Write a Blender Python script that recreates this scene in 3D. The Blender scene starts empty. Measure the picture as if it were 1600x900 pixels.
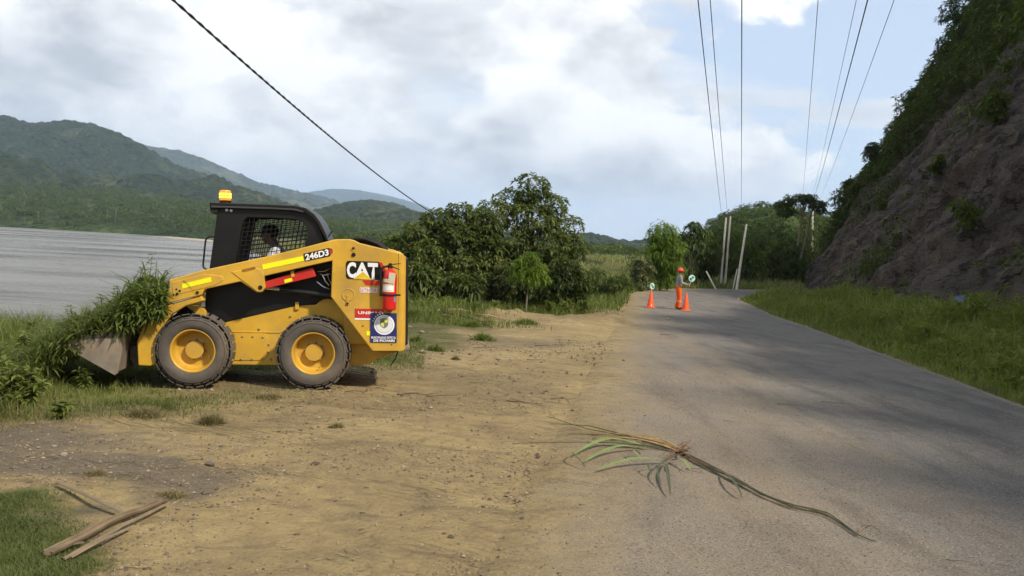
import bpy, bmesh, math, random
import numpy as np
from mathutils import Matrix, Vector
S = bpy.context.scene
COL = S.collection
R = math.radians
# ---------------------------------------------------------------- camera
FPX = 1250.0; ROLL = R(3.0); PITCH = math.atan(68/1250.0); CAMZ = 1.65
F = Vector((0, math.cos(PITCH), -math.sin(PITCH))); R0 = Vector((1, 0, 0)); U0 = R0.cross(F)
RT = R0*math.cos(ROLL)+U0*math.sin(ROLL); UP = -R0*math.sin(ROLL)+U0*math.cos(ROLL)
cam = bpy.data.cameras.new('camera'); cam.sensor_width = 36.0; cam.lens = 36.0*FPX/1600.0
cam.clip_start = 0.05; cam.clip_end = 60000
camo = bpy.data.objects.new('camera', cam); COL.objects.link(camo)
camo.matrix_world = Matrix(((RT.x, UP.x, -F.x, 0), (RT.y, UP.y, -F.y, 0), (RT.z, UP.z, -F.z, CAMZ), (0, 0, 0, 1)))
S.camera = camo
# ---------------------------------------------------------------- sky and sun
SUN_EL = R(43); SUN_AZ = R(127)          # azimuth clockwise from +Y: the sun stands to the right and behind
sd = Vector((math.sin(SUN_AZ)*math.cos(SUN_EL), math.cos(SUN_AZ)*math.cos(SUN_EL), math.sin(SUN_EL)))
w = bpy.data.worlds.new('World'); S.world = w; w.use_nodes = True
nt = w.node_tree; nt.nodes.clear()
def WN(t, **k):
    n = nt.nodes.new(t)
    for a, b in k.items(): setattr(n, a, b)
    return n
def wl(a, b): nt.links.new(a, b)
def wmath(op, a, b=None, c=None, clamp=False):
    n = WN('ShaderNodeMath', operation=op, use_clamp=clamp)
    for i, v in enumerate((a, b, c)):
        if v is None: continue
        if isinstance(v, (int, float)): n.inputs[i].default_value = v
        else: wl(v, n.inputs[i])
    return n.outputs[0]
def wramp(fac, stops, interp='EASE'):
    n = WN('ShaderNodeValToRGB'); cr = n.color_ramp; cr.interpolation = interp
    while len(cr.elements) < len(stops): cr.elements.new(0.5)
    for e, (p, c) in zip(cr.elements, stops):
        e.position = p; e.color = c if len(c) == 4 else (*c, 1)
    wl(fac, n.inputs[0]); return n.outputs[0]
def wmix(fac, a, b):
    n = WN('ShaderNodeMix', data_type='RGBA')
    for i, v in ((0, fac), (6, a), (7, b)):
        if isinstance(v, (int, float)): n.inputs[i].default_value = v
        elif isinstance(v, tuple): n.inputs[i].default_value = (*v, 1)
        else: wl(v, n.inputs[i])
    return n.outputs[2]
def wnoise(vec, scale, detail, rough, dist=0.0, w=None):
    n = WN('ShaderNodeTexNoise'); n.inputs['Scale'].default_value = scale; n.inputs['Detail'].default_value = detail
    n.inputs['Roughness'].default_value = rough; n.inputs['Distortion'].default_value = dist
    wl(vec, n.inputs['Vector']); return n.outputs[0]
sky = WN('ShaderNodeTexSky', sky_type='NISHITA', sun_disc=False, sun_elevation=SUN_EL, sun_rotation=SUN_AZ,
         altitude=600.0, air_density=1.0, dust_density=1.2, ozone_density=1.0)
tc = WN('ShaderNodeTexCoord'); sep = WN('ShaderNodeSeparateXYZ'); wl(tc.outputs['Generated'], sep.inputs[0])
zc = wmath('MAXIMUM', sep.outputs[2], 0.0); zz = wmath('ADD', zc, 0.16)
comb = WN('ShaderNodeCombineXYZ'); wl(wmath('DIVIDE', sep.outputs[0], zz), comb.inputs[0]); wl(wmath('DIVIDE', sep.outputs[1], zz), comb.inputs[1])
mp = WN('ShaderNodeMapping'); mp.inputs['Location'].default_value = (3.8, 1.3, 0.0); mp.inputs['Rotation'].default_value = (0, 0, R(20)); mp.inputs['Scale'].default_value = (0.8, 1.15, 1)
wl(comb.outputs[0], mp.inputs[0])
n_big = wnoise(mp.outputs[0], 0.55, 2.0, 0.5, 0.3)
n_lay = wnoise(mp.outputs[0], 1.25, 9.0, 0.56, 0.35)
n_shade = wnoise(mp.outputs[0], 1.7, 6.0, 0.55, 0.2)
# heaped clouds: 3-D noise on the direction, mostly over the left (west) half of the sky and near the ridges
mp2 = WN('ShaderNodeMapping'); mp2.inputs['Location'].default_value = (1.7, 0.4, 2.2); mp2.inputs['Scale'].default_value = (1, 1, 1.7)
wl(tc.outputs['Generated'], mp2.inputs[0])
n_heap = wnoise(mp2.outputs[0], 3.4, 10.0, 0.55, 0.15)
n_hsh = wnoise(mp2.outputs[0], 5.0, 8.0, 0.6, 0.1)
west = wmath('MULTIPLY_ADD', sep.outputs[0], -0.34, 0.02)
lay = wmath('ADD', wmath('MULTIPLY_ADD', n_big, 0.55, wmath('MULTIPLY', n_lay, 0.75)), wmath('MULTIPLY', west, 0.55))
lay_m = wramp(lay, [(0.575, (0, 0, 0)), (0.66, (0.75, 0.75, 0.75)), (0.78, (1, 1, 1))])
low = wmath('MULTIPLY', wmath('SUBTRACT', 0.42, zc), 0.66)
heap = wmath('ADD', wmath('ADD', n_heap, wmath('MULTIPLY', west, 0.6)), low)
heap_m = wramp(heap, [(0.60, (0, 0, 0)), (0.65, (1, 1, 1))])
lay_c = wramp(n_shade, [(0.30, (4.1, 4.3, 4.6)), (0.60, (6.3, 6.35, 6.45))], 'LINEAR')
heap_c = wramp(n_hsh, [(0.34, (3.7, 3.85, 4.1)), (0.46, (5.6, 5.65, 5.75)), (0.58, (7.6, 7.55, 7.4))], 'LINEAR')
thin = wmix(0.55, sky.outputs[0], (5.5, 6.2, 7.2))
c1 = wmix(lay_m, thin, lay_c)
c2 = wmix(heap_m, c1, heap_c)
veil = wramp(zc, [(0.0, (0.6, 0.6, 0.6)), (0.11, (0, 0, 0))])
c3 = wmix(veil, c2, (5.8, 6.0, 6.35))
bg = WN('ShaderNodeBackground'); bg.inputs['Strength'].default_value = 0.1; wl(c3, bg.inputs[0])
wo = WN('ShaderNodeOutputWorld'); wl(bg.outputs[0], wo.inputs[0])
sl = bpy.data.lights.new('sun', 'SUN'); sl.energy = 3.5; sl.angle = R(3.2); sl.color = (1.0, 0.90, 0.76)
so = bpy.data.objects.new('sun', sl); COL.objects.link(so); so.location = sd*50
so.rotation_euler = sd.to_track_quat('Z', 'Y').to_euler()
S.view_settings.view_transform = 'Standard'; S.view_settings.look = 'None'; S.view_settings.gamma = 1.0
S.view_settings.exposure = 0.74; S.view_settings.use_curve_mapping = False
S.render.engine = 'CYCLES'
S.cycles.use_denoising = True; S.cycles.max_bounces = 6; S.cycles.diffuse_bounces = 3; S.cycles.transparent_max_bounces = 8
S.cycles.volume_bounces = 0; S.cycles.transmission_bounces = 4
S.cycles.use_adaptive_sampling = True; S.cycles.adaptive_threshold = 0.02
try: S.cycles.denoiser = 'OPENIMAGEDENOISE'
except Exception: pass
# ---------------------------------------------------------------- helpers
rng = np.random.default_rng(7); random.seed(7)
def ray(px, py): return F+RT*((px-800)/FPX)-UP*((py-450)/FPX)
def at(px, py, Y):                       # world point seen at a pixel, at depth Y
    d = ray(px, py); return Vector((0, 0, CAMZ))+d*(Y/d.y)
def sstep(a, b, x):
    t = np.clip((x-a)/(b-a), 0, 1); return t*t*(3-2*t)
def _h(ix, iy, seed):
    n = (ix.astype(np.int64)*374761393+iy.astype(np.int64)*668265263+seed*1442695041) & 0x7fffffff
    n = ((n ^ (n >> 13))*1274126177) & 0x7fffffff
    n = ((n ^ (n >> 15))*2246822519) & 0x7fffffff
    return (n & 0xffffff)/16777215.0
def vnoise(x, y, seed=0):
    x = np.asarray(x, float); y = np.asarray(y, float)
    ix = np.floor(x); iy = np.floor(y); fx = x-ix; fy = y-iy
    fx = fx*fx*(3-2*fx); fy = fy*fy*(3-2*fy)
    a = _h(ix, iy, seed); b = _h(ix+1, iy, seed); c = _h(ix, iy+1, seed); d = _h(ix+1, iy+1, seed)
    return (a*(1-fx)+b*fx)*(1-fy)+(c*(1-fx)+d*fx)*fy
def fbm(x, y, seed=0, o=4, g=0.5):
    s = 0; a = 1; t = 0
    for i in range(o):
        s = s+a*(vnoise(x, y, seed+i*17)-0.5)*2; t += a; a *= g; x = np.asarray(x)*2.03+11.3; y = np.asarray(y)*2.03+5.7
    return s/t
def lin(c): return tuple((v/255/12.92 if v/255 <= 0.04045 else ((v/255+0.055)/1.055)**2.4) for v in c)
# --- materials
class NT:
    def __init__(s, name):
        s.m = bpy.data.materials.new(name); s.m.use_nodes = True; s.t = s.m.node_tree
        s.b = s.t.nodes['Principled BSDF']; s.out = s.t.nodes['Material Output']
    def n(s, t, **k):
        n = s.t.nodes.new(t)
        for a, b in k.items(): setattr(n, a, b)
        return n
    def put(s, sock, v):
        if v is None: return
        if isinstance(v, (int, float)): sock.default_value = v
        elif isinstance(v, tuple):
            sock.default_value = (*v, 1) if len(sock.default_value) == 4 and len(v) == 3 else v
        else: s.t.links.new(v, sock)
    def math(s, op, a, b=None, c=None, clamp=False):
        n = s.n('ShaderNodeMath', operation=op, use_clamp=clamp)
        for i, v in enumerate((a, b, c)): s.put(n.inputs[i], v)
        return n.outputs[0]
    def coord(s, kind='Object'): return s.n('ShaderNodeTexCoord').outputs[kind]
    def pos(s): return s.n('ShaderNodeNewGeometry').outputs['Position']
    def mapping(s, vec, scale=(1, 1, 1), rot=(0, 0, 0), loc=(0, 0, 0)):
        n = s.n('ShaderNodeMapping'); s.put(n.inputs[0], vec)
        n.inputs['Scale'].default_value = scale; n.inputs['Rotation'].default_value = rot; n.inputs['Location'].default_value = loc
        return n.outputs[0]
    def noise(s, vec, scale, detail=4, rough=0.55, dist=0.0):
        n = s.n('ShaderNodeTexNoise'); s.put(n.inputs['Vector'], vec)
        n.inputs['Scale'].default_value = scale; n.inputs['Detail'].default_value = detail
        n.inputs['Roughness'].default_value = rough; n.inputs['Distortion'].default_value = dist
        return n.outputs[0]
    def voro(s, vec, scale, feature='F1', out='Distance'):
        n = s.n('ShaderNodeTexVoronoi', feature=feature); s.put(n.inputs['Vector'], vec); n.inputs['Scale'].default_value = scale
        return n.outputs[out]
    def ramp(s, fac, stops, interp='LINEAR'):
        n = s.n('ShaderNodeValToRGB'); cr = n.color_ramp; cr.interpolation = interp
        while len(cr.elements) < len(stops): cr.elements.new(0.5)
        for e, (p, c) in zip(cr.elements, stops):
            if isinstance(c, (int, float)): c = (c, c, c)
            e.position = p; e.color = (*c, 1)
        s.put(n.inputs[0], fac); return n.outputs[0]
    def mix(s, fac, a, b, blend='MIX'):
        n = s.n('ShaderNodeMix', data_type='RGBA', blend_type=blend)
        s.put(n.inputs[0], fac); s.put(n.inputs[6], a); s.put(n.inputs[7], b); return n.outputs[2]
    def attr(s, name, out='Fac'):
        n = s.n('ShaderNodeAttribute'); n.attribute_name = name; return n.outputs[out]
    def bump(s, h, strength=0.5, dist=0.02, normal=None):
        n = s.n('ShaderNodeBump'); s.put(n.inputs['Height'], h); n.inputs['Strength'].default_value = strength
        n.inputs['Distance'].default_value = dist; s.put(n.inputs['Normal'], normal); return n.outputs[0]
    def done(s, color=None, rough=None, normal=None, metal=None, spec=None):
        s.put(s.b.inputs['Base Color'], color); s.put(s.b.inputs['Roughness'], rough); s.put(s.b.inputs['Metallic'], metal)
        s.put(s.b.inputs['Specular IOR Level'], spec); s.put(s.b.inputs['Normal'], normal); return s.m
def simple(name, c, rough=0.6, var=0.25, scale=9.0, metal=0.0, dirt=None, dirt_amt=0.35, spec=0.5, bump=0.0):
    n = NT(name); p = n.coord('Object'); nz = n.noise(p, scale, 5, 0.6)
    col = n.mix(n.ramp(nz, [(0.3, 0.0), (0.75, 1.0)]), tuple(v*(1-var) for v in c), tuple(min(1, v*(1+var*0.5)) for v in c))
    if dirt:
        d = n.noise(p, scale*0.6, 8, 0.68, 0.4)
        col = n.mix(n.math('MULTIPLY', n.ramp(d, [(0.45, 0.0), (0.72, 1.0)]), dirt_amt), col, dirt)
    rr = n.math('MULTIPLY_ADD', nz, 0.25, rough-0.12)
    nb = n.bump(n.noise(p, scale*7, 4, 0.6), bump, 0.004) if bump else None
    return n.done(col, rr, nb, metal, spec)
def leaf_mat(name, dark, light, trans=0.35, rough=0.55):
    n = NT(name); t = n.attr('tint'); nz = n.noise(n.pos(), 1.3, 2)
    f = n.math('ADD', n.math('MULTIPLY', t, 0.75), n.math('MULTIPLY_ADD', nz, 0.8, -0.28), clamp=True)
    col = n.ramp(f, [(0.0, dark), (1.0, light)])
    n.put(n.b.inputs['Base Color'], col); n.b.inputs['Roughness'].default_value = rough; n.b.inputs['Specular IOR Level'].default_value = 0.3
    tr = n.n('ShaderNodeBsdfTranslucent'); n.put(tr.inputs[0], n.mix(0.35, col, (0.20, 0.28, 0.02)))
    ms = n.n('ShaderNodeMixShader'); ms.inputs[0].default_value = trans
    n.t.links.new(n.b.outputs[0], ms.inputs[1]); n.t.links.new(tr.outputs[0], ms.inputs[2]); n.t.links.new(ms.outputs[0], n.out.inputs[0])
    return n.m
# --- objects
def tag(o, label=None, cat=None, group=None, kind=None):
    if label: o['label'] = label
    if cat: o['category'] = cat
    if group: o['group'] = group
    if kind: o['kind'] = kind
    return o
def link(name, me, parent=None):
    o = bpy.data.objects.new(name, me); COL.objects.link(o)
    if parent is not None: o.parent = parent
    return o
def empty(name, loc=(0, 0, 0), rot=(0, 0, 0)):
    o = bpy.data.objects.new(name, None); COL.objects.link(o); o.location = loc; o.rotation_euler = rot; o.empty_display_size = 0.2
    return o
def mesh_np(name, V, Fq, mat=None, parent=None, smooth=False, tint=None, attrs=None, obj=True):
    """V (n,3); Fq (m,k) index array, all faces k-gons"""
    V = np.ascontiguousarray(V, np.float32); Fq = np.ascontiguousarray(Fq, np.int32)
    me = bpy.data.meshes.new(name); m, k = Fq.shape
    me.vertices.add(len(V)); me.vertices.foreach_set('co', V.ravel())
    me.loops.add(m*k); me.loops.foreach_set('vertex_index', Fq.ravel())
    me.polygons.add(m); me.polygons.foreach_set('loop_start', np.arange(0, m*k, k, dtype=np.int32))
    me.polygons.foreach_set('use_smooth', np.full(m, smooth, bool))
    if tint is not None:
        a = me.attributes.new('tint', 'FLOAT', 'FACE' if len(tint) == m else 'POINT'); a.data.foreach_set('value', np.asarray(tint, np.float32))
    for nm, vals in (attrs or {}).items():
        a = me.attributes.new(nm, 'FLOAT', 'POINT'); a.data.foreach_set('value', np.asarray(vals, np.float32))
    me.update(calc_edges=True); me.validate()
    if mat: me.materials.append(mat)
    return link(name, me, parent) if obj else me
def grid_np(nu, nv):
    i = np.arange(nu-1)[:, None]*nv+np.arange(nv-1)[None, :]
    return np.stack([i, i+1, i+nv+1, i+nv], -1).reshape(-1, 4)
class MB:
    """collects shapes, built as one mesh object"""
    def __init__(s): s.v = []; s.f = []
    def add(s, vs, fs):
        o = len(s.v); s.v += [tuple(v) for v in vs]; s.f += [tuple(i+o for i in f) for f in fs]; return s
    def box(s, c, d, M=None):
        x, y, z = d[0]/2, d[1]/2, d[2]/2
        vs = [Vector((a*x, b*y, e*z)) for a in (-1, 1) for b in (-1, 1) for e in (-1, 1)]
        vs = [(M @ v if M else v)+Vector(c) for v in vs]
        return s.add(vs, [(0, 1, 3, 2), (4, 6, 7, 5), (0, 4, 5, 1), (2, 3, 7, 6), (0, 2, 6, 4), (1, 5, 7, 3)])
    def prism(s, poly, y0, y1):            # poly of (x, z), extruded along y
        n = len(poly)
        ar = sum(poly[i][0]*poly[(i+1) % n][1]-poly[(i+1) % n][0]*poly[i][1] for i in range(n))
        if ar < 0: poly = poly[::-1]
        vs = [(x, y0, z) for x, z in poly]+[(x, y1, z) for x, z in poly]
        fs = [tuple(range(n)), tuple(range(2*n-1, n-1, -1))]
        fs += [(i, n+i, n+(i+1) % n, (i+1) % n) for i in range(n)]
        return s.add(vs, fs)
    def tube(s, pts, r, n=8, caps=True):
        pts = [Vector(p) for p in pts]; k = len(pts); rs = r if isinstance(r, (list, tuple)) else [r]*k
        vs = []; ref = None
        for i, p in enumerate(pts):
            t = (pts[min(i+1, k-1)]-pts[max(i-1, 0)]).normalized()
            if ref is None:
                ref = Vector((0, 0, 1)) if abs(t.z) < 0.9 else Vector((1, 0, 0))
            a = t.cross(ref)
            if a.length < 1e-6: a = t.orthogonal()
            a.normalize(); b = a.cross(t).normalized(); ref = b
            for j in range(n):
                q = 2*math.pi*j/n; vs.append(p+(a*math.cos(q)+b*math.sin(q))*rs[i])
        fs = [(i*n+j, i*n+(j+1) % n, (i+1)*n+(j+1) % n, (i+1)*n+j) for i in range(k-1) for j in range(n)]
        if caps: fs += [tuple(range(n-1, -1, -1)), tuple((k-1)*n+j for j in range(n))]
        return s.add(vs, fs)
    def lathe(s, prof, c=(0, 0, 0), axis='z', n=24, closed=False, cap0=True):   # prof of (r, h)
        vs = []
        for r, h in prof:
            for j in range(n):
                q = 2*math.pi*j/n; a, b = r*math.cos(q), r*math.sin(q)
                p = (a, b, h) if axis == 'z' else ((a, h, b) if axis == 'y' else (h, a, b))
                vs.append((p[0]+c[0], p[1]+c[1], p[2]+c[2]))
        k = len(prof); fs = []
        for i in range(k-1 if not closed else k):
            for j in range(n):
                i2 = (i+1) % k; fs.append((i*n+j, i*n+(j+1) % n, i2*n+(j+1) % n, i2*n+j))
        if not closed:
            if prof[0][0] > 1e-5 and cap0: fs.append(tuple(range(n-1, -1, -1)))
            if prof[-1][0] > 1e-5: fs.append(tuple((k-1)*n+j for j in range(n)))
        return s.add(vs, fs)
    def ball(s, c, r, n=12, m=8, M=None):
        vs = []
        rx, ry, rz = r if isinstance(r, (tuple, list)) else (r, r, r)
        for i in range(m+1):
            t = math.pi*i/m
            for j in range(n):
                q = 2*math.pi*j/n; v = Vector((rx*math.sin(t)*math.cos(q), ry*math.sin(t)*math.sin(q), rz*math.cos(t)))
                vs.append((M @ v if M else v)+Vector(c))
        return s.add(vs, [(i*n+j, (i+1)*n+j, (i+1)*n+(j+1) % n, i*n+(j+1) % n) for i in range(m) for j in range(n)])
    def build(s, name, mat, parent=None, smooth=False, bevel=0.0, seg=2, autosmooth=35):
        me = bpy.data.meshes.new(name); me.from_pydata(s.v, [], s.f)
        bm = bmesh.new(); bm.from_mesh(me); bmesh.ops.remove_doubles(bm, verts=bm.verts, dist=1e-5)
        bmesh.ops.recalc_face_normals(bm, faces=bm.faces)
        if smooth:
            for f in bm.faces: f.smooth = True
            for e in bm.edges:
                if len(e.link_faces) == 2 and e.calc_face_angle(0) > R(autosmooth): e.smooth = False
        bm.to_mesh(me); bm.free(); me.materials.append(mat)
        o = link(name, me, parent)
        if bevel:
            md = o.modifiers.new('bevel', 'BEVEL'); md.width = bevel; md.segments = seg; md.limit_method = 'ANGLE'; md.angle_limit = R(32)
            md.harden_normals = False
        return o
def rotm(ax, a): return Matrix.Rotation(a, 3, ax)
# ---------------------------------------------------------------- leaf and blade scatter (numpy)
def unit(a): return a/np.maximum(np.linalg.norm(a, axis=-1, keepdims=True), 1e-9)
def leaves(P, D, L, W, droop=0.5, fold=0.0):
    """each leaf: 4-vertex kite with a droop: base P, direction D, length L, width W -> V,F (2 quads -> 6 verts)"""
    n = len(P); D = unit(D); up = np.tile(np.array([0, 0, 1.0]), (n, 1))
    side = unit(np.cross(D, up)+1e-4*rng.standard_normal((n, 3)))
    L = np.broadcast_to(L, n)[:, None]; W = np.broadcast_to(W, n)[:, None]; dr = np.broadcast_to(droop, n)[:, None]
    m1 = P+D*L*0.45+up*(-dr*L*0.10); tip = P+D*L*0.95+up*(-dr*L*0.55)
    V = np.stack([P, m1+side*W*0.5, tip, m1-side*W*0.5], 1).reshape(-1, 3)
    i = np.arange(n)[:, None]*4
    return V, np.concatenate([i, i+1, i+2, i+3], 1)
def rosettes(C, A, nl, L, W, droop, spread=0.55, jit=0.25):
    """whorls of nl leaves at centres C with axis A"""
    n = len(C); A = unit(A)
    ref = np.where(np.abs(A[:, 2:3]) < 0.9, np.array([[0, 0, 1.0]]), np.array([[1.0, 0, 0]]))
    a = unit(np.cross(A, ref)); b = np.cross(A, a)
    q = (np.arange(nl)[None, :]*2*np.pi/nl+rng.uniform(0, 6.28, (n, 1))+rng.normal(0, 0.25, (n, nl)))[..., None]
    D = (a[:, None]*np.cos(q)+b[:, None]*np.sin(q))*(1-spread*0.4)+A[:, None]*(1-spread)+rng.normal(0, jit, (n, nl, 3))
    P = np.repeat(C[:, None], nl, 1)
    Ls = np.repeat(np.broadcast_to(L, n)[:, None], nl, 1)*rng.uniform(0.7, 1.15, (n, nl))
    V, Fq = leaves(P.reshape(-1, 3), D.reshape(-1, 3), Ls.ravel(), Ls.ravel()*W, droop)
    return V, Fq, np.repeat(np.clip(rng.normal(0.5, 0.28, n), 0, 1), nl)*0.75+rng.uniform(0, 0.25, n*nl)
def blades(P, H, W, lean, nseg=3, az=None):
    """grass blades: bent ribbons"""
    n = len(P); az = rng.uniform(0, 6.283, n) if az is None else az
    d = np.stack([np.cos(az), np.sin(az), np.zeros(n)], 1); f = az+rng.uniform(0.6, 2.5, n)
    s = np.stack([np.cos(f), np.sin(f), np.zeros(n)], 1)
    V = []
    for k in range(nseg+1):
        t = k/nseg; c = P+np.array([0, 0, 1.0])*(H*(t-0.35*lean*t*t))[:, None]+d*(H*lean*0.8*t*t)[:, None]
        w_ = (W*(1-t)**0.7*0.5+0.0004)[:, None]
        V += [c-s*w_, c+s*w_]
    V = np.stack(V, 1).reshape(-1, 3); m = 2*(nseg+1); i = np.arange(n)[:, None]*m
    Fq = np.concatenate([np.concatenate([i+2*k, i+2*k+1, i+2*k+3, i+2*k+2], 1) for k in range(nseg)], 0)
    return V, Fq, nseg
def joinv(parts):
    Vs = []; Fs = []; T = []; o = 0
    for V, Fq, t in parts:
        Vs.append(V); Fs.append(Fq+o); T.append(t); o += len(V)
    return np.concatenate(Vs), np.concatenate(Fs), np.concatenate(T)
# ---------------------------------------------------------------- terrain
def base_z(Y):
    Yc = np.clip(Y, -30, 33); z = -0.016*Yc-0.00016*Yc*np.abs(Yc)
    return z-0.008*np.clip(Y-33, 0, 30)-0.001*np.clip(Y-63, 0, 400)
BY = np.array([-60, -10, 4, 8, 11, 14, 18, 24, 32, 45, 70, 110, 200, 400]); BX = np.array([-16, -13, -10.5, -8.6, -7.4, -6.3, -5.6, -5.0, -5.2, -7, -14, -26, -60, -150])
def bank_d(X, Y): return X-np.interp(Y, BY, BX)-0.5*fbm(X*0.35, Y*0.35, 3, 3)
WATER = -4.0
def G0(px, py):                          # pixel -> world on the smooth ground
    d = ray(px, py); Y = 10.0
    for _ in range(60):
        z = float(base_z(Y)); t = (z-CAMZ)/d.z; Y = 0.5*Y+0.5*t*d.y
    return (d.x*Y/d.y, Y)
# road edges, read off as points on the ground, then carried on behind the camera and round the bend
RE = [G0(*p) for p in [(1600, 635), (1513, 599), (1420, 564), (1347, 540), (1280, 520), (1240, 504), (1205, 487), (1190, 474)]]
re_k = (RE[5][0]-RE[0][0])/(RE[5][1]-RE[0][1])
def redge(Y): return RE[0][0]+re_k*(np.asarray(Y)-RE[0][1])
RW = 5.9*math.hypot(1, re_k)
def road_c(Y):
    """road centre x: straight, then a bend to the right"""
    Y = np.asarray(Y, float); return redge(Y)-RW/2
# centreline with arc-length bend
def road_center():
    pts = []; Y = -30.0; x = float(road_c(Y)); a = math.atan(re_k); p = Vector((x, Y)); ds = 0.25
    while len(pts) < 520:
        pts.append((p.x, p.y, a))
        if p.y > 44: a += ds/26.0
        a = min(a, R(98))
        p = p+Vector((math.sin(a), math.cos(a)))*ds
    return np.array(pts)
RC = road_center()
def road_d(X, Y):
    """signed lateral offset from the road centre (right positive), nearest point"""
    sh = np.shape(X); X = np.ravel(X).astype(float); Y = np.ravel(Y).astype(float)
    out = np.full(X.shape, 99.0)
    near = (Y > -32) & (Y < 110) & (X > -20) & (X < 90)
    idx = np.nonzero(near)[0]; rc = RC[::2]
    for c in range(0, len(idx), 20000):
        k = idx[c:c+20000]
        d2 = (X[k, None]-rc[None, :, 0])**2+(Y[k, None]-rc[None, :, 1])**2
        j = d2.argmin(1); a = rc[j, 2]
        out[k] = (X[k]-rc[j, 0])*np.cos(a)-(Y[k]-rc[j, 1])*np.sin(a)
        far = np.sqrt(d2[np.arange(len(k)), j]) > 12; out[k[far]] = np.sign(out[k[far]])*12
    far = ~near; out[far] = np.sign(X[far]-road_c(np.clip(Y[far], -30, 60)))*40
    return out.reshape(sh)
def Hs(X, Y, rd=None):
    """ground height"""
    X = np.asarray(X, float); Y = np.asarray(Y, float)
    if rd is None: rd = road_d(X, Y)
    b = bank_d(X, Y)
    z = base_z(Y)
    off = sstep(2.8, 4.5, np.abs(rd))                      # off the road: rougher
    z = z+off*(0.05*fbm(X*0.8, Y*0.8, 5, 4)+0.018*fbm(X*3.1, Y*3.1, 9, 3))
    z = z+0.24*np.exp(-((X+0.9)**2/6+(Y-22.6)**2/1.5))*(1+1.2*fbm(X*1.7, Y*1.7, 21, 3))+0.22*np.exp(-((X-2.6)**2/1.2+(Y-22.6)**2/0.5))
    z = z-0.16*np.exp(-((X+4.6)**2/3.0+(Y-9.9)**2/4.0))*0.35
    z = z+0.06*sstep(2.2, 0.2, b)*sstep(-2, 0.5, b)*sstep(16, 9, Y)      # low heap of earth along the bank edge
    z = z-5.2*sstep(0.0, -9.0, b)-0.9*sstep(0.4, -2.5, b)
    z = z+np.where(rd > 0, 0.9*sstep(6.0, 9.5, rd), 0)
    return np.maximum(z, -7.0)
_gt = np.geomspace(3.0, 120.0, 500)
def ground_pt(px, py):
    d = ray(px, py); o = Vector((0, 0, CAMZ)); P = np.array(o)[None]+np.array(d)[None]*_gt[:, None]
    g_ = P[:, 2]-Hs(P[:, 0], P[:, 1]); k = int(np.argmax(g_ <= 0)) or 499
    f = g_[k-1]/max(g_[k-1]-g_[k], 1e-6); t = _gt[k-1]+(_gt[k]-_gt[k-1])*min(max(f, 0), 1); return o+d*float(t)
def zg(x, y): return float(Hs(np.array([x]), np.array([y]))[0])
nr, na = 430, 760
rr = np.geomspace(1.2, 700.0, nr)
aa = np.concatenate([np.linspace(-180, -46, 60, endpoint=False), np.linspace(-46, 46, na-119, endpoint=False), np.linspace(46, 180, 60)[:-1], [180]])*math.pi/180
X = rr[:, None]*np.sin(aa)[None]; Y = rr[:, None]*np.cos(aa)[None]
RD = road_d(X, Y); Z = Hs(X, Y, RD)
Z = Z-0.06*sstep(-2.9, -2.3, RD)*sstep(3.1, 2.9, RD)-0.025*sstep(-3.25, -2.85, RD)*sstep(3.1, 2.9, RD)
bd = bank_d(X, Y)
# what grows or lies on the ground: grass, grey gravelly patches
def grass_mask(X, Y, rd=None):
    if rd is None: rd = road_d(X, Y)
    b = bank_d(X, Y); nz = fbm(X*0.9, Y*0.9, 31, 4)
    left = np.maximum(sstep(3.9, 1.2, b+1.3*nz), 0.75*sstep(6.6, 3.6, b+1.6*nz))*sstep(6.3, 7.3, Y+0.6*nz)
    corner = sstep(0.30, -0.30, X+2.40+0.40*(Y-4.1)+0.8*nz)*sstep(5.6, 4.9, Y+0.9*nz)
    right = np.where(rd > 0, sstep(2.98, 3.2, rd+0.12*nz), 0)
    far = sstep(24.6, 27.0, Y+0.8*(X-0.5)+0.9*nz)*np.where(rd < 0, sstep(-3.6, -5.0, rd+1.2*nz), 0)
    far2 = sstep(27, 34, Y)*np.where(rd < 0, sstep(-2.9, -3.4, rd+0.4*nz), 0)
    far3 = sstep(60, 70, Y)
    return np.clip(np.maximum.reduce([left, corner, right, far, far2, far3]), 0, 1)
GM = grass_mask(X, Y, RD)
dk = sstep(0.02, 0.36, fbm(X*0.55+4, Y*0.9+2, 41, 4))*sstep(-0.9, -2.6, X)*sstep(12, 9, Y)*sstep(3.6, 4.6, Y)
dk = np.maximum(dk, 0.85*np.exp(-(((X+4.0)/1.6)**2+((Y-6.2)/0.75)**2)))
dk = np.maximum(dk, 0.6*np.exp(-(((X-0.1)/1.7)**2+((Y-16)/1.3)**2)))
V = np.stack([X, Y, Z], -1).reshape(-1, 3)
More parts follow.
